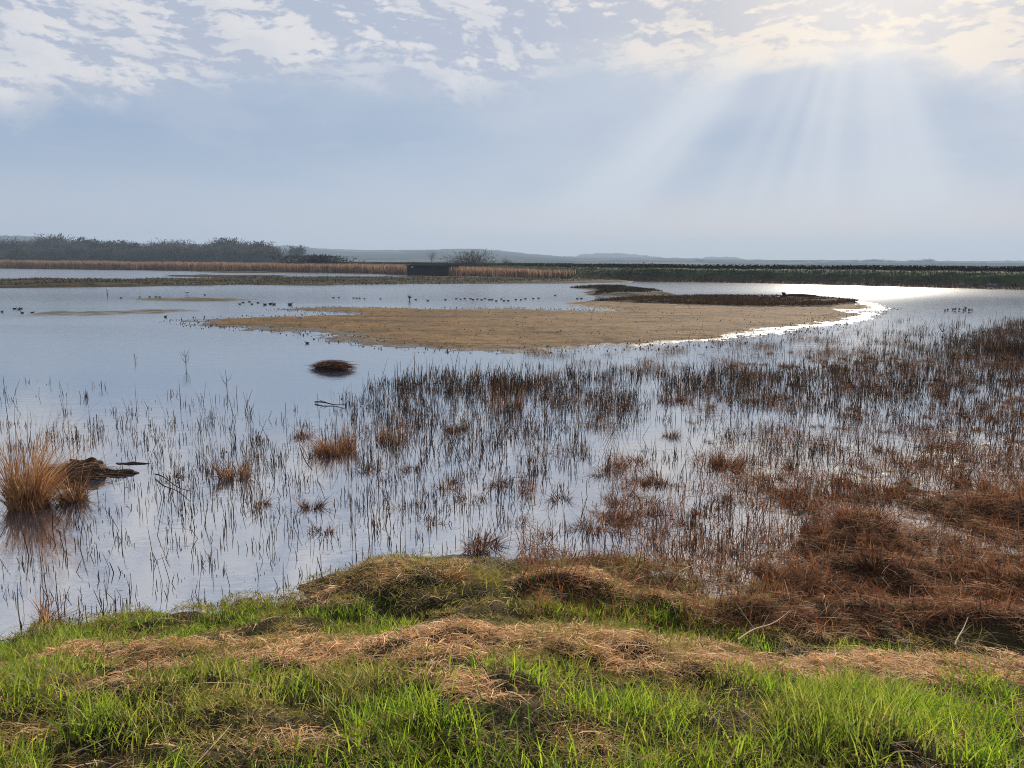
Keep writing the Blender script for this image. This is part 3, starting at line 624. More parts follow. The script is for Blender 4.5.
def stick(name, p0, p1, r, label, c=(.05, .035, .025), cat='stick', branch=0):
    A = Acc(); p0, p1 = np.array(p0, float), np.array(p1, float); tt = np.linspace(0, 1, 8)
    w = np.array([p0+(p1-p0)*k_+np.array([0, 0, .06*math.sin(k_*7)*np.linalg.norm(p1-p0)*.3]) for k_ in tt]); A.tube(w, np.linspace(r, r*.4, 8), c, 6)
    for q in range(branch):
        s_ = w[2+q]; dv = np.array([random.uniform(-.3, .3), random.uniform(-.2, .2), random.uniform(.1, .3)])*np.linalg.norm(p1-p0)*.6; A.tube([s_, s_+dv*.5, s_+dv], [r*.5, r*.4, r*.15], c, 5)
    return tag(A.build(name, M_bark), label, cat)
stick('floating_stick', G(315, 402, .02), G(345, 405, .03), .014, 'thin dark stick floating behind the rounded tussock', branch=2)
stick('fallen_reed', G(300, 445, .02), G(325, 492, .03), .008, 'long thin straw stem slanting across water left of the rounded tussock', (.3, .2, .12), 'stem')
stick('dead_branch', G(155, 474, .03), G(190, 492, .05), .008, 'dead branch lying in the water right of the peat heap', branch=4, cat='branch')
stick('bleached_branch', G(738, 640, .47), G(790, 612, .36), .005, 'pale bleached forked branch lying on the right straw swath', (.5, .38, .26), 'branch', 2)
stick('bleached_branch', G(955, 645, .37), G(968, 618, .37), .005, 'pale upright bleached stalk on the dark ledge at lower right', (.5, .38, .26), 'branch', 1)
e = empty('driftwood_log'); put(e, 803, 299.6, .0, rz=.05); tag(e, 'black driftwood log with raised knob on the island far edge', 'log')
A = Acc(); A.tube([(-1.4, 0, .22), (-.9, 0, .2), (0, .05, .2), (.8, 0, .17), (1.35, -.05, .12)], [.14, .2, .2, .17, .05], (.02, .016, .013), 10); A.build('trunk', M_bark, e)
A = Acc(); A.tube([(-1.25, 0, .2), (-1.4, 0, .42), (-1.55, 0, .5)], [.1, .12, .03], (.02, .016, .013), 8); A.build('knob', M_bark, e)

# twiggy saplings standing in water
def sapling(px, py, h, n, label, spread=.5, r=.006, group=None, cat='sapling'):
    e = empty('sapling'); put(e, px, py, 0, rz=0); tag(e, label, cat, group); A = Acc(); C_ = (.045, .035, .03)
    A.tube([(0, 0, -.05), (.01*h, 0, h*.5), (-.03*h, 0, h)], [r*1.3, r, r*.4], C_, 5); A.build('stem', M_bark, e)
    A = Acc()
    for q in range(n):
        a = random.uniform(0, 6.28); z0 = h*random.uniform(.05, .7); l = h*random.uniform(.3, .7); s = spread*random.uniform(.5, 1)
        A.tube([(0, 0, z0), (math.cos(a)*l*s*.5, math.sin(a)*l*s*.5, z0+l*.4), (math.cos(a)*l*s*.8, math.sin(a)*l*s*.8, z0+l)], [r*.7, r*.5, r*.2], C_, 4)
    A.build('twig', M_bark, e); return e
sapling(186, 368, .42, 9, 'small leafless shrub alone in open water, left of centre', .8)
sapling(227, 391, .42, 3, 'forked bare sapling in open water below the small shrub', 1.0)
sapling(135, 361, .2, 3, 'tiny curled dead stalk farthest out on the left water', 1.0)
for q, (a, h, l) in enumerate(((905, .45, 'leftmost'), (920, .42, 'second'), (942, .62, 'third'), (955, .68, 'rightmost'))):
    sapling(a, 345-q*1.0, h, 14, '%s of four bare willow sprouts in glittering water near the right edge' % l, .8, .009)
o = sapling(409.5, 300, .3, 26, 'low leafless shrub standing in water beyond the island', 1.5, .018)
for q in range(9):
    sapling(945+q*3.4+random.uniform(-1.5, 1.5), 310.5+random.uniform(-.6, 1.2), random.uniform(.07, .18), 20, 'low dark plant in the row in the sunlit water right of the island', 1.7, .012, 'row of dark plants right of the island', 'plant')
e = empty('marker_post'); put(e, 107.3, 294.5, 0, rz=0); tag(e, 'thin marker post with pale top in the left water', 'post')
A = Acc(); A.tube([(0, 0, -.1), (0, 0, .4)], .03, (.1, .08, .07)); A.build('post', M_bark, e); A = Acc(); A.tube([(0, 0, .4), (0, 0, .52), (0, 0, .53)], [.04, .04, .01], (.6, .6, .6)); A.build('cap', M_bark, e)

# ------------------------------------------------------------------ birds
M_duck = simple('duck_plumage', (.035, .03, .028), .6, .5, 12); M_gull = simple('gull_plumage', (.75, .75, .76), .6, .1, 6); M_grey = simple('grey_wing', (.35, .37, .4), .6, .1, 6); M_bill = simple('bill', (.3, .16, .05), .5, .1)
def skin_obj(name, pts, edges, radii, mat, parent, sub=2):
    me = bpy.data.meshes.new(name); me.from_pydata([tuple(p) for p in pts], edges, []); me.materials.append(mat)
    o = bpy.data.objects.new(name, me); col.objects.link(o); o.parent = parent
    o.modifiers.new('skin', 'SKIN'); sv_ = me.skin_vertices[0].data
    for v_, r in zip(sv_, radii): v_.radius = (r, r) if not isinstance(r, tuple) else r
    sv_[0].use_root = True
    mo = o.modifiers.new('sub', 'SUBSURF'); mo.levels = sub; mo.render_levels = sub
    for p in me.polygons: p.use_smooth = True
    return o
def chain(n): return [(i_, i_+1) for i_ in range(n-1)]
def make_duck():
    e = empty('duck')
    skin_obj('body', [(-.02, 0, .05), (.08, 0, .055), (.14, 0, .07), (.165, 0, .13), (.17, 0, .17), (.20, 0, .18), (-.12, 0, .06), (-.2, 0, .095)], [(0, 1), (1, 2), (2, 3), (3, 4), (4, 5), (0, 6), (6, 7)], [.075, .068, .045, .026, .033, .022, .055, .014], M_duck, e)
    A = Acc(); A.tube([(.21, 0, .178), (.235, 0, .172), (.262, 0, .168)], [.013, .012, .007], (.1, .09, .05)); A.build('bill', M_bark, e)
    return e
def make_gull():
    e = empty('gull')
    skin_obj('body', [(0, 0, .15), (.08, 0, .165), (.13, 0, .20), (.15, 0, .235), (.18, 0, .245), (-.1, 0, .15), (-.2, 0, .15)], [(0, 1), (1, 2), (2, 3), (3, 4), (0, 5), (5, 6)], [.06, .052, .032, .028, .02, .042, .012], M_gull, e)
    A = Acc(); A.tube([(.19, 0, .243), (.225, 0, .238)], [.01, .004], (.5, .3, .05)); A.build('bill', M_bark, e)
    for s in (-1, 1):
        skin_obj('wing', [(.06, s*.055, .175), (-.06, s*.06, .17), (-.24, s*.03, .165)], chain(3), [(.016, .035), (.014, .035), (.004, .01)], M_grey, e)
        A = Acc(); A.tube([(0, s*.025, .1), (0, s*.025, 0)], .006, (.4, .2, .05)); A.build('leg', M_bark, e)
    return e
duck0, gull0 = make_duck(), make_gull(); used_b = set()
def bird(kind, px, py, label, group, s=1., z=0., pz=None):
    src = duck0 if kind == 'd' else gull0
    o = src if kind not in used_b else copy_tree(src); used_b.add(kind)
    put(o, px, py, z if pz is None else pz, s*(.5 if kind == 'd' else .62), rz=random.choice([0, math.pi])+random.uniform(-.5, .5)); o.location.z = z
    tag(o, label, 'duck' if kind == 'd' else 'gull', group)
for p in [(14.6, 309), (19, 309.6), (21, 308.8), (2, 312), (22.2, 313), (32.4, 313)]: bird('d', *p, 'small dark duck swimming at the far left beside the pale mudbank', 'ducks beside the pale mudbank', .95)
for p in [(139.5, 297.4), (149.7, 297.2), (156, 297.1), (159.8, 297.2), (121, 298.2)]: bird('d', *p, 'small dark duck in the line behind the olive mudbank', 'ducks behind the olive mudbank', .95)
for p in [(239.8, 304.3), (243, 302.7), (251.9, 304.4), (249.3, 301.9), (258, 303)]: bird('d', *p, 'small dark duck at the right end of the olive mudbank', 'ducks right of the olive mudbank', .9)
for p in [(265, 304.8), (270.5, 304.2), (274, 304.6)]: bird('d', *p, 'dark duck in the tight trio just right of the olive mudbank', 'trio of dark ducks', 1.25)
for p in [(333.3, 298), (338.8, 297.7), (353.6, 298.2), (356.5, 298.3), (359.5, 298.5), (364.4, 298.8), (380.4, 299)]: bird('d', *p, 'tiny dark duck in the loose line beyond the island left half', 'ducks beyond the left half of the island', .85)
for p in [(415.7, 299.9), (427.8, 300.8), (445.5, 299.9), (456.3, 299), (460.8, 299.4), (464.6, 298.8), (470.5, 299), (473, 299.8), (477.3, 299.4), (481.7, 300), (484.9, 298.8), (489.3, 300), (491.9, 299.8), (496.3, 301.2), (501.3, 299.3), (504, 301), (508.3, 301), (515.9, 299.8), (521, 300), (525.4, 299), (533.3, 298.8), (538.5, 298.5)]:
    bird('d', *p, 'dark duck in the long raft of ducks beyond the island middle', 'raft of ducks beyond the island', .95)
for p in [(577.4, 299), (581.3, 298.8)]: bird('d', *p, 'dark duck of the pair below the dark islet', 'pair of ducks below the dark islet', 1.1)
bird('d', 555.2, 295.6, 'dark duck alone left of the dark islet', None, 1.1)
bird('d', 290.1, 304.9, 'large dark bird alone right of the tight trio of ducks', None, 1.6)
bird('d', 165.5, 317.2, 'dark duck alone just below the pale mudbank', None, 1.0)
bird('d', 307.3, 343.5, 'small dark duck closest to the camera below the island left end', None, .7)
bird('d', 204.9, 295.2, 'dark duck alone beyond the right part of the olive mudbank', None, 1.1)
bird('g', 187, 294.6, 'dark backed gull beyond the middle of the olive mudbank', None, 1.6)
bird('g', 301, 321, 'white gull standing on the tan left end of the island', None, 1.35, .06, .06)
for p in [(175.7, 285.5), (186, 285.4), (194, 285), (217, 283.3), (234, 284.4), (241, 281.5), (311, 284.6), (47, 282), (100, 281.5), (111, 281.5)]: bird('g', *p, 'white gull resting on the long stony spit', 'gulls on the stony spit', 1.15, .12, .1)
for p in [(760.3, 298.6), (778, 299.3)]: bird('g', *p, 'small wading bird beside the driftwood log on the island', 'waders beside the log', 1.1, .2, .15)

# ------------------------------------------------------------------ weeds on the spit, islet and dark strip
A = Acc()
def weeds(poly_pts, zf, n, h0, h1, pal, wmul=1., gate=.42):
    poly = fence_line(poly_pts); x0, y0 = poly.min(0); x1, y1 = poly.max(0)
    x = RNG.uniform(x0, x1, n*4); y = RNG.uniform(y0, y1, n*4); k = (sdf(x, y, poly) > .2) & (fbm(x/3, y/2, 141, 3) > gate); x, y = x[k][:n], y[k][:n]; m_ = len(x)
    z = zf(x, y); hh = RNG.uniform(h0, h1, m_); u = unit2(m_)
    A.blades(np.stack([x, y, z-.02], -1), up*hh[:, None]+u*(hh*.3)[:, None], u*(hh*.3)[:, None], unit2(m_)*(RNG.uniform(.02, .05, m_)*wmul)[:, None], mixc(pal, m_, .25))
weeds([(-200, 280.6), (280, 278), (540, 279.3), (625, 281), (560, 283.3), (320, 285), (180, 285.6), (0, 287.4), (-200, 287)], spit_z, 22000, .04, .26, [(.04, .035, .02), (.07, .06, .03), (.17, .14, .08), (.02, .016, .012)], 1., .34)
weeds([(567, 287.6), (625, 287.4), (668, 294.8), (592, 295.4), (605, 290.5)], islet_z, 8000, .05, .25, [(.03, .024, .016), (.06, .05, .025), (.02, .016, .012)], .7, .3)
weeds([(588, 302.2), (640, 299), (700, 297.8), (770, 298), (825, 300), (862, 303.4), (835, 307.5), (760, 308.5), (690, 306.5), (640, 304.5)], lambda x, y: x*0+.17, 26000, .03, .2, [(.06, .034, .018), (.11, .06, .03), (.025, .017, .01)], .5, .3)
tag(A.build('shore_weeds', M_rush), 'low dark weeds on the spit and along the island far edge', 'weeds', kind='stuff')
# specks of mud and stubble over the island margin
x0, y0 = isl_poly.min(0); x1, y1 = isl_poly.max(0); x = RNG.uniform(x0-1, x1+1, 60000); y = RNG.uniform(y0-1, y1, 60000); s = sdf(x, y, isl_poly)
k = (RNG.random(60000) < np.where(np.abs(s) < 1.2, .30, .05)) & (s > -1.3) & (y < 45); x, y = x[k], y[k]; n = len(x); A = Acc(); hh = RNG.uniform(.015, .06, n); z = np.maximum(isl_z(x, y), 0)
A.blades(np.stack([x, y, z-.01], -1), up*hh[:, None], unit2(n)*(hh*.4)[:, None], unit2(n)*RNG.uniform(.008, .03, n)[:, None], mixc([(.08, .06, .04), (.14, .09, .05), (.04, .03, .02)], n, .2))
tag(A.build('mud_stubble', M_rush), 'short dark stubble dotting the island and its near margin', 'stubble', kind='stuff')

# ------------------------------------------------------------------ reed bed along the far shore
A = Acc(); B_ = Acc()
segs = list(zip(far_shore[:-2], far_shore[1:-1]))
def topz(xq, yq):      # height of the reed tops, following the belt
    return np.interp(np.degrees(np.arctan2(xq, yq)), [-50, -33, -20, -10, -5, 0, 8], [3.0, 2.7, 2.3, 2.1, 1.9, 1.65, 1.5])
hx0, hx1 = G(415, 275)[0], G(447.5, 276)[0]
for (p0, p1) in segs:
    ln = np.linalg.norm(p1-p0); n = int(ln*200); tt = RNG.random(n); dirn = (p1-p0)/ln; nor = np.array([-dirn[1], dirn[0]]); nor = nor if nor[1] > 0 else -nor
    dep = RNG.random(n)**1.6*26; P = p0+(p1-p0)*tt[:, None]+nor*(dep+(fbm(tt*ln/6, tt*0, 151, 3)-.5)*3)[:, None]
    k = ~((P[:, 0] > hx0-.3) & (P[:, 0] < hx1+.2) & (dep < 9)); P = P[k]; n = len(P)
    hh = topz(P[:, 0], P[:, 1])*RNG.uniform(.72, 1.0, n)*(.86+.28*fbm(P[:, 0]/5, P[:, 1]/5, 153, 3)); u = unit2(n)
    A.blades(np.stack([P[:, 0], P[:, 1], np.full(n, -.1)], -1), up*hh[:, None]+u*(hh*.03)[:, None], u*(hh*.08)[:, None], unit2(n)*RNG.uniform(.02, .055, n)[:, None],
             mixc([(.27, .17, .11), (.21, .125, .08), (.33, .23, .15), (.17, .10, .065)], n, .15), Wd=np.array([.8, .9, 1.1, .3]))
tag(A.build('reed_bed', M_straw), 'tan reed bed lining the far shore of the lake', 'reed bed', kind='stuff')

# ------------------------------------------------------------------ bird hide
def box(name, c, s, mat, parent, bev=.01, rot=None):
    bm = bmesh.new(); bmesh.ops.create_cube(bm, size=1)
    for v_ in bm.verts: v_.co = Vector((v_.co.x*s[0], v_.co.y*s[1], v_.co.z*s[2]))
    bmesh.ops.bevel(bm, geom=bm.edges[:], offset=bev, segments=1, affect='EDGES')
    me = bpy.data.meshes.new(name); bm.to_mesh(me); bm.free(); me.materials.append(mat); o = bpy.data.objects.new(name, me); col.objects.link(o); o.location = c; o.parent = parent
    if rot: o.rotation_euler = rot
    return o
m, t, b = newmat('tarred_boards'); v = obj_coord(t); x_, y_, z_ = t.xyz(v)
wv = t.m('PINGPONG', z_, .075); gr = t.noise(t.vm('MULTIPLY', v, (1, 1, 14)), 2, 4)
cc = t.mix(gr, (.012, .012, .015), (.03, .028, .032)); t.put(b.inputs['Base Color'], t.mix(t.ss(wv, 0, .01, 1., 0.), cc, (.004, .004, .004))); b.inputs['Roughness'].default_value = .8; b.inputs['Specular IOR Level'].default_value = .15
M_board = m; M_felt = simple('roof_felt', (.02, .02, .018), 1, .3, 3, 0); M_slot = simple('slot_shade_black', (.004, .004, .005), .9, .1); M_sign = simple('white_board', (.75, .76, .78), .6, .05); M_postm = simple('hide_timber', (.02, .018, .016), .8, .3)
pL, pR = G(415.5, 275.3), G(447, 276.2); hw = np.linalg.norm(pR[:2]-pL[:2]); ang_h = math.atan2(pR[1]-pL[1], pR[0]-pL[0])
hide = empty('bird_hide', ((pL[0]+pR[0])/2, (pL[1]+pR[1])/2, 0), ang_h*.3); tag(hide, 'black timber bird hide in the far reed bed', 'bird hide')
hw *= .98
box('front_wall', (0, 1.0, .95), (hw, .12, 1.7), M_board, hide); box('back_wall', (0, 4.2, .95), (hw, .12, 1.7), M_board, hide)
for s in (-1, 1): box('side_wall', (s*(hw/2-.06), 2.6, .95), (.12, 3.07, 1.7), M_board, hide)
rf = box('roof', (0, 2.6, 1.93), (hw+.12, 4.0, .12), M_felt, hide, rot=(R(2.5), 0, 0)); box('fascia', (0, .62, 1.85), (hw+.32, .05, .18), M_postm, hide)
for q in range(4):
    w_ = box('viewing_slot', (-hw/2+hw*(q+.5)/4, .935, 1.35), (hw/4-.35, .05, .2), M_slot, hide); box('shutter', (0, -.1, .16), (hw/4-.3, .03, .2), M_board, w_, rot=(R(70), 0, 0))  # solid near-black panels; the shade inside each slot is put into their colour
box('notice_board', (-hw/2+1.05, .92, 1.55), (.42, .03, .36), M_sign, hide)
for q in range(5): box('post', (-hw/2+.15+(hw-.3)*q/4, 1.05, .0), (.14, .14, .5), M_postm, hide)

# ------------------------------------------------------------------ trees and bushes
def make_tree(name, h, r, kind, nl=1500, bushy=False, leafs=(.25, .6), w=(.03, .09)):
    e = empty(name); A = Acc(); tips = []; C_ = (.055, .048, .045)
    if not bushy:
        A.tube([(0, 0, -.3), (.1, 0, h*.25), (-.1, .1, h*.5), (0, 0, h*.8)], [h*.028, h*.02, h*.014, h*.004], C_, 6)
    for q in range(26 if not bushy else 34):
        a = random.uniform(0, 6.28); z0 = h*random.uniform(.2, .65) if not bushy else random.uniform(0, h*.1); up_ = random.uniform(.35, 1.)
        l = r*random.uniform(.7, 1.1)
        tip = np.array([math.cos(a)*l*random.uniform(.4, 1), math.sin(a)*l*random.uniform(.4, 1), min(h*random.uniform(.9, 1.02), z0+h*.45*up_)]) if not bushy else np.array([math.cos(a)*l*random.random(), math.sin(a)*l*.6*random.random(), h*random.uniform(.4, .95)])
        b0 = np.array([0, 0, z0]) if not bushy else np.array([math.cos(a)*l*.4, math.sin(a)*l*.25, 0]); mid = b0*.5+tip*.5+np.array([0, 0, h*.03])
        A.tube([b0, mid, tip], [h*.012, h*.007, h*.002], C_, 4); tips += [mid*.4+tip*.6, tip, mid]
    A.build('trunk' if not bushy else 'stems', M_bark, e)
    tips = np.array(tips); n = nl; i_ = RNG.integers(0, len(tips), n); sg = r*.22
    P = tips[i_]+RNG.normal(0, 1, (n, 3))*np.array([sg, sg, sg*.8]); P[:, 2] = np.clip(P[:, 2], h*.06 if bushy else h*.12, h*1.08)
    out = P-np.array([0, 0, h*.4]); out /= np.linalg.norm(out, axis=1)[:, None]+1e-6; Ln = RNG.uniform(*leafs, n)[:, None]
    D1 = (out*.45+RNG.normal(0, .6, (n, 3))+np.array([0, 0, .15]))*Ln
    pal = {'grey': [(.06, .052, .048), (.085, .07, .06), (.04, .036, .036), (.10, .075, .055)], 'dark': [(.03, .034, .024), (.045, .05, .03), (.02, .024, .018)], 'olive': [(.06, .06, .035), (.08, .07, .04), (.04, .045, .028)]}[kind]
    B2 = Acc(); B2.blades(P, D1, D1*0, RNG.normal(0, 1, (n, 3))/1.7*RNG.uniform(*w, n)[:, None], mixc(pal, n, .2), T=np.array([0, .5, 1.]), Wd=np.array([.7, 1, .2]))
    B2.build('crown', M_leaf, e); return e
TR = [make_tree('bare_tree', 12, 5, 'grey', 1700, leafs=(.5, 1.3), w=(.05, .16)), make_tree('bare_tree', 10, 5.5, 'grey', 1900, leafs=(.5, 1.3), w=(.06, .2)), make_tree('evergreen_tree', 11, 5.5, 'dark', 2600, leafs=(.4, .9), w=(.12, .3)),
      make_tree('bare_tree', 13, 4, 'grey', 1100, leafs=(.5, 1.4), w=(.04, .13)), make_tree('scrub_bush', 4.5, 5, 'olive', 1700, True, leafs=(.4, .9), w=(.1, .25))]
usedT = set()
def place_tree(k_, px, dist, top_y, label, group, base=.4, hsrc=None, wscale=None, cat='tree'):
    src = TR[k_]; o = copy_tree(src) if k_ in usedT else src; usedT.add(k_)
    p = AT(px, 262, dist); h_t = AT(px, top_y, dist)[2]-base; H = (12, 10, 11, 13, 4.5)[k_]; s = h_t/H
    o.location = (p[0], p[1], base); o.scale = ((wscale or s), (wscale or s), s); o.rotation_euler = (0, 0, random.uniform(0, 6.28)); tag(o, label, cat, group); return o
prof_x = [-60, 0, 15, 30, 38, 46, 55, 62, 75, 95, 110, 122, 135, 150, 160, 175, 190, 203, 215, 228, 243, 255, 268, 280, 290]
prof_y = [238, 240, 240, 238, 236, 235, 236, 240, 240, 239, 238, 237, 238, 238.5, 238, 240, 243, 241, 240.5, 241, 241, 240, 244, 246, 251]
gname = 'trees of the far left wood'
for q, xq in enumerate(np.arange(-95, 287, 5.6)):
    yt = np.interp(xq, prof_x, prof_y)+random.uniform(-1., 7.0); d_ = random.uniform(400, 460)
    k_ = random.choice([0, 0, 1, 2, 1, 3, 2])
    L_ = {0: 'bare grey brown tree of the far left wood', 1: 'broad bare tree of the far left wood', 2: 'dark dense evergreen tree of the far left wood', 3: 'slender bare tree of the far left wood'}[k_]
    place_tree(k_, xq+random.uniform(-2, 2), d_, yt, L_, gname+', '+{0: 'grey', 1: 'broad', 2: 'evergreen', 3: 'slender'}[k_])
for xq in np.arange(-95, 282, 7.):
    place_tree(4, xq+random.uniform(-2, 2), random.uniform(375, 395), 251.5+random.uniform(-2.5, 1.5), 'low scrub bush at the foot of the far left wood', 'scrub at the foot of the far left wood', cat='bush', wscale=1.0)
place_tree(2, 298, 470, 247, 'bluish dark tree at the right end of the far left wood', None)
# the two bushes by the reeds
bsh = make_tree('dense_bush', 2.9, 5.0, 'dark', 6500, True, leafs=(.2, .5), w=(.05, .13)); p = G(313, 268.5); bsh.location = (p[0], p[1], .2); tag(bsh, 'dense dark evergreen bush left of the bird hide beyond the reeds', 'bush')
s_ = 0.0
p = AT(315, 262, 203.); bsh.location = (p[0], p[1], .3); bsh.scale = (1.75, 1.2, 1.08)
bs2 = make_tree('twiggy_bush', 3.6, 4.2, 'grey', 3400, True, leafs=(.3, .9), w=(.015, .04)); p = AT(474, 262, 165.); bs2.location = (p[0], p[1], .3); bs2.scale = (1.3, 1.2, 1.06); tag(bs2, 'large bare twiggy bush just right of the bird hide', 'bush')
bs3 = make_tree('twiggy_bush', 2.3, 1.8, 'grey', 900, True, leafs=(.3, .7), w=(.015, .04)); p = AT(507, 262, 168.); bs3.location = (p[0], p[1], .4); tag(bs3, 'small bare bush right of the large twiggy bush', 'bush')
lt = make_tree('bare_tree', 9, 3.6, 'grey', 420, leafs=(.4, 1.0), w=(.03, .06)); p = AT(431.5, 262, 520.); lt.location = (p[0], p[1], .4); tag(lt, 'lone pale bare tree in the fields beyond the bird hide', 'tree')
for xq, yt, hw_ in ((855, 261.5, 2), (868, 261.2, 2.6), (877, 260.8, 3.2), (890, 262, 2), (911, 261.7, 1.8), (917, 261.7, 1.6), (928, 260.5, 3), (833, 262, 2), (815, 262, 2), (800, 262.2, 2), (983, 263, 2), (700, 261, 2), (940, 263, 2)):
    place_tree(random.choice([1, 2]), xq, 1500, yt-1.2, 'hazy distant tree showing above the right-hand bank', 'hazy trees above the right-hand bank', wscale=hw_*.75, base=.5)

# ------------------------------------------------------------------ embankment on the right
def offset_line(pts, dist):
    pts = np.array(pts); tg = np.gradient(pts, axis=0); tg /= np.linalg.norm(tg, axis=1)[:, None]; nr_ = np.stack([-tg[:, 1], tg[:, 0]], -1)
    nr_[nr_[:, 1] < 0] *= -1; return pts+nr_*dist
left_ext = np.array([[-120, 330], [-60, 245], [-20, 190]]); bl = np.concatenate([left_ext, bank_line+np.array([0, .3])])
seglen = np.concatenate([[0], np.cumsum(np.linalg.norm(np.diff(bl, axis=0), axis=1))]); tq = np.arange(0, seglen[-1], .6)
blx = np.stack([np.interp(tq, seglen, bl[:, 0]), np.interp(tq, seglen, bl[:, 1])], -1)
kx = np.ones(25)/25; blx = np.stack([np.convolve(np.pad(blx[:, j], 12, 'edge'), kx, 'valid') for j in (0, 1)], -1)
prof = [(-1.0, -.3), (0, .0), (.7, .16), (1.5, .35), (2.5, .75), (3.7, 1.25), (4.8, 1.62), (5.4, 1.72), (6.2, 1.70), (7.2, 1.3), (8.3, .7), (10.5, .62), (14, .6)]
tg = np.gradient(blx, axis=0); tg /= np.linalg.norm(tg, axis=1)[:, None]; nr_ = np.stack([-tg[:, 1], tg[:, 0]], -1); nr_[nr_[:, 1] < 0] *= -1
PD = np.array([p_[0] for p_ in prof]); PZ = np.array([p_[1] for p_ in prof]); offs = np.concatenate([np.arange(-1, 9, .3), [10, 11, 12.5, 14]])
def emb_z(x, y, o): return np.interp(o, PD, PZ)+(fbm(x/1.3, y/1.3, 161, 4)-.5)*.28*sst(o, 0, 1.5)
X = blx[:, None, 0]+nr_[:, None, 0]*offs[None]; Y = blx[:, None, 1]+nr_[:, None, 1]*offs[None]; Z = emb_z(X, Y, offs[None])
V = np.stack([X, Y, Z], -1).reshape(-1, 3); i = np.arange(len(offs)-1)[None, :]+np.arange(len(blx)-1)[:, None]*len(offs)
m, t, b = newmat('embankment_turf'); v = obj_coord(t); x_, y_, z_ = t.xyz(v); n1 = t.noise(v, .5, 6, .6); n2 = t.noise(v, .12, 3)
cg = t.mix(t.ss(n1, .35, .65), (.028, .032, .014), (.05, .075, .02)); cb = t.mix(n1, (.05, .035, .022), (.11, .065, .035))
gl = t.ss(t.m('ADD', z_, t.m('MULTIPLY', t.m('SUBTRACT', n2, .5), .8)), .35, .8); t.put(b.inputs['Base Color'], t.mix(gl, cb, cg)); b.inputs['Roughness'].default_value = .95; b.inputs['Specular IOR Level'].default_value = .1
tag(npmesh('embankment', V, np.stack([i, i+1, i+1+len(offs), i+len(offs)], -1).reshape(-1, 4), m, smooth=True), 'long green flood embankment closing the lake on the right', 'embankment', kind='structure')
A = Acc(); n = 60000; q = RNG.integers(0, len(blx), n); o_ = RNG.uniform(.2, 7, n); x = blx[q, 0]+nr_[q, 0]*o_+RNG.uniform(-.3, .3, n); y = blx[q, 1]+nr_[q, 1]*o_+RNG.uniform(-.3, .3, n); z = emb_z(x, y, o_)
hh = RNG.uniform(.06, .28, n); u = unit2(n); green = sst(z+(fbm(x/6, y/6, 163, 3)-.5)*1., .3, .9)[:, None]; crest = ((o_ > 5.2) & (o_ < 6.2))[:, None]
c = mixc([(.03, .038, .016), (.042, .058, .02), (.02, .024, .013), (.06, .06, .03)], n, .2)*green+mixc([(.08, .05, .03), (.13, .07, .035), (.04, .03, .02)], n, .2)*(1-green); c = np.where(crest, mixc([(.13, .125, .06), (.08, .09, .035)], n), c)
A.blades(np.stack([x, y, z-.03], -1), up*hh[:, None]+u*(hh*.4)[:, None], u*(hh*.4)[:, None]-up*(hh*.3)[:, None], unit2(n)*RNG.uniform(.02, .07, n)[:, None], c)
tag(A.build('rough_grass', M_rush), 'rough dark grass covering the embankment', 'grass', kind='stuff')
A = Acc(); n = 150000; q = RNG.integers(0, len(blx), n); o_ = RNG.uniform(9.5, 13, n); x = blx[q, 0]+nr_[q, 0]*o_; y = blx[q, 1]+nr_[q, 1]*o_
topq = 2.38+.22*(fbm(x/7, y/7, 171, 5)-.5); z = .5+(topq-.75)*RNG.random(n); hh = RNG.uniform(.15, .35, n); u = unit2(n)
A.blades(np.stack([x, y, z], -1), up*hh[:, None]*.8+u*(hh*.7)[:, None], u*0, unit2(n)*RNG.uniform(.07, .18, n)[:, None], mixc([(.02, .026, .014), (.03, .038, .02), (.014, .017, .011)], n, .2), T=np.array([0, .5, 1.]), Wd=np.array([.7, 1, .2]))
co_ = np.array([9.9, 10.1, 11.2, 12.3, 12.5]); cz_ = np.array([.2, .95, 1., .95, .2]); Xc = blx[:, None, 0]+nr_[:, None, 0]*co_[None]; Yc = blx[:, None, 1]+nr_[:, None, 1]*co_[None]
Zc = np.where(cz_[None] < .5, .2, 2.2*cz_[None]+.2*(fbm(Xc/7, Yc/7, 171, 5)-.5)); ic = np.arange(4)[None, :]+np.arange(len(blx)-1)[:, None]*5
A.add(np.stack([Xc, Yc, Zc], -1).reshape(-1, 3), np.stack([ic, ic+1, ic+6, ic+5], -1).reshape(-1, 4), np.tile(np.array([[.018, .022, .012]]), (len(blx)*5, 1)))
hd = empty('hedge', (0, 0, 0)); tag(hd, 'long dark low hedge running behind the embankment', 'hedge'); A.build('foliage', M_leaf, hd)
A = Acc()
for q in range(0, len(blx), 4):
    o1 = 11.2; A.tube([(blx[q, 0]+nr_[q, 0]*o1, blx[q, 1]+nr_[q, 1]*o1, .4), (blx[q, 0]+nr_[q, 0]*o1+.1, blx[q, 1]+nr_[q, 1]*o1, 1.9)], [.06, .02], (.03, .025, .02), 4)
A.build('stems', M_bark, hd)
# shingle stones at the foot of the bank, far right
for q, (a, b_) in enumerate(((989.5, 285.3), (994.5, 285.5), (962, 284.8), (930, 283.3))):
    o = lump('boulder', .26, .2, .2, None, 31+q, simple('pale_stone', (.16, .15, .14), .9, .3)); pp = G(a, b_, .4); o.location = (pp[0], pp[1], .42)
    tag(o, ['left one of two close pale boulders low on the embankment', 'right one of two close pale boulders low on the embankment', 'pale boulder left of the close pair on the embankment', 'leftmost pale boulder low on the embankment'][q], 'boulder')
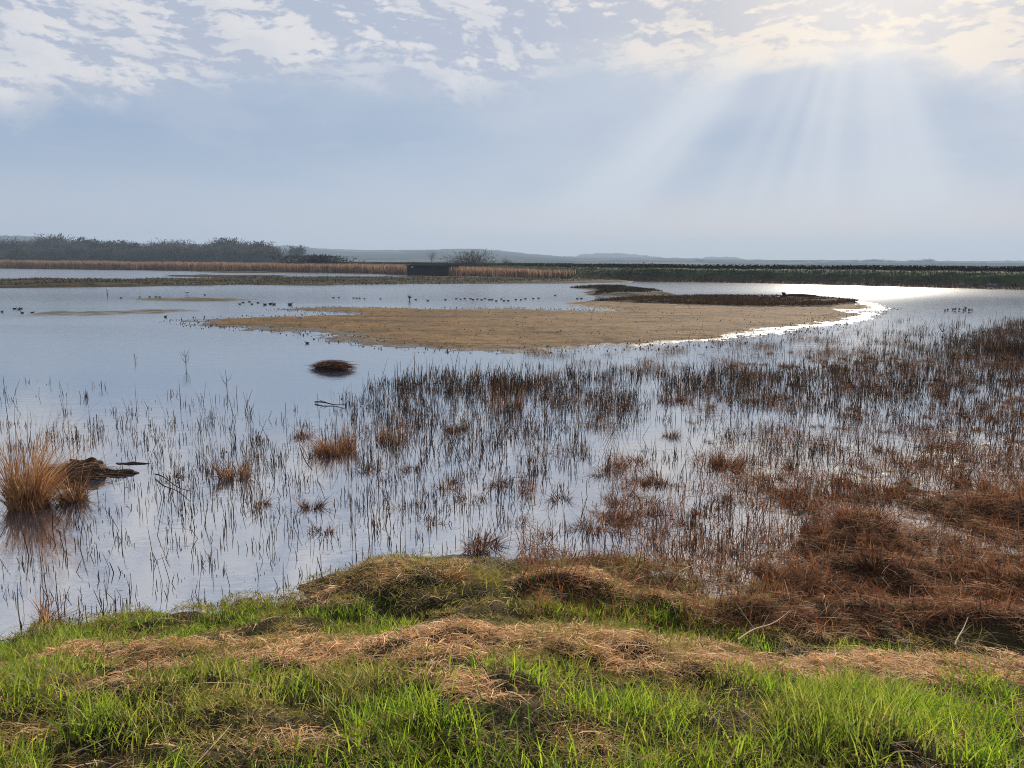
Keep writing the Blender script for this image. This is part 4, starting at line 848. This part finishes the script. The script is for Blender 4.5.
# pale low rail
pp = AT(857, 270, 97); e = empty('path_rail', (pp[0], pp[1], 1.6), -.1); tag(e, 'short pale rail on the embankment crest right of centre', 'rail')
A = Acc(); A.tube([(-.6, 0, .22), (.6, 0, .22)], .035, (.5, .5, .48)); A.build('bar', M_bark, e)
for s in (-1, 1): A = Acc(); A.tube([(s*.5, 0, -.1), (s*.5, 0, .22)], .035, (.4, .4, .38)); A.build('post', M_bark, e)

# ------------------------------------------------------------------ two people behind the embankment
def person(px, dist, zb, rz, h, top, trouser, label):
    cr = blx+nr_*8.3; cx_, _c = proj(cr[:, 0], cr[:, 1], cr[:, 0]*0+.7); pp = cr[np.argmin(np.abs(cx_-px)+(cr[:, 1] < 50)*1e4)]; e = empty('person', (pp[0], pp[1], zb), rz); e.scale = (h/1.75,)*3; tag(e, label, 'person')
    mm, t, b = newmat('figure'); v = obj_coord(t); x_, y_, z_ = t.xyz(v)
    c = t.mix(t.ss(z_, .92, .94), trouser, top); c = t.mix(t.ss(z_, 1.46, 1.48), c, (.42, .26, .19)); c = t.mix(t.ss(z_, .09, .11), (.03, .025, .02), c); t.put(b.inputs['Base Color'], c); b.inputs['Roughness'].default_value = .85
    P = [(0, 0, .95), (0, 0, 1.15), (0, 0, 1.38), (0, 0, 1.48), (0, .01, 1.56), (0, .015, 1.66), (0, .01, 1.73)]; E = chain(7); Rr_ = [(.15, .11), (.14, .1), (.13, .09), .05, .07, .09, .05]
    for s in (-1, 1):
        k0 = len(P); P += [(s*.17, 0, 1.41), (s*.24, .02, 1.15), (s*.22, .14, .95), (s*.21, .19, .88)]; E += [(2, k0), (k0, k0+1), (k0+1, k0+2), (k0+2, k0+3)]; Rr_ += [.065, .052, .042, .035]
        k0 = len(P); P += [(s*.09, 0, .85), (s*.11, .03, .48), (s*.11, -.03, .1), (s*.12, .08, .04)]; E += [(0, k0), (k0, k0+1), (k0+1, k0+2), (k0+2, k0+3)]; Rr_ += [.095, .07, .05, .045]
    skin_obj('body', P, E, Rr_, mm, e); h_ = lump('hair', .095, .105, .09, None, 44, simple('dark_hair', (.03, .022, .018), .8), e, .08, 0); h_.location = (0, -.005, 1.70)
    return e
person(643.5, 106.5, .80, 2.9, 1.78, (.02, .022, .03), (.02, .02, .028), 'walker in dark coat on the left of the pair behind the embankment')
person(652.5, 107, .80, 3.3, 1.70, (.03, .022, .022), (.025, .025, .03), 'walker in dark coat on the right of the pair behind the embankment')

# ------------------------------------------------------------------ air
me = bpy.data.meshes.new('haze'); bm = bmesh.new(); bmesh.ops.create_cube(bm, size=1)
for v_ in bm.verts: v_.co = Vector((v_.co.x*9400, v_.co.y*9400, 130 if v_.co.z > 0 else -6))
bm.to_mesh(me); bm.free(); hz = bpy.data.objects.new('haze', me); col.objects.link(hz); tag(hz, 'pale blue haze over the far fields', 'haze', kind='stuff')
m = bpy.data.materials.new('haze_air'); m.use_nodes = True; nt = m.node_tree; nt.nodes.remove(nt.nodes['Principled BSDF']); pv = nt.nodes.new('ShaderNodeVolumePrincipled')
pv.inputs['Color'].default_value = (.50, .65, .84, 1); pv.inputs['Density'].default_value = .00040; pv.inputs['Anisotropy'].default_value = .1
nt.links.new(pv.outputs[0], nt.nodes['Material Output'].inputs['Volume']); me.materials.append(m)

# ------------------------------------------------------------------ render settings
scene.render.engine = 'CYCLES'; cy = scene.cycles
cy.use_denoising = True; cy.max_bounces = 6; cy.diffuse_bounces = 2; cy.glossy_bounces = 3; cy.transmission_bounces = 3; cy.volume_bounces = 0; cy.transparent_max_bounces = 4
cy.sample_clamp_indirect = 6; cy.sample_clamp_direct = 12; cy.caustics_reflective = False; cy.caustics_refractive = False
cy.pixel_filter_type = 'BLACKMAN_HARRIS'; cy.filter_width = 1.0; cy.denoising_prefilter = 'NONE'
scene.view_settings.view_transform = 'Standard'; scene.view_settings.look = 'None'; scene.view_settings.exposure = 0.65; scene.view_settings.gamma = 1
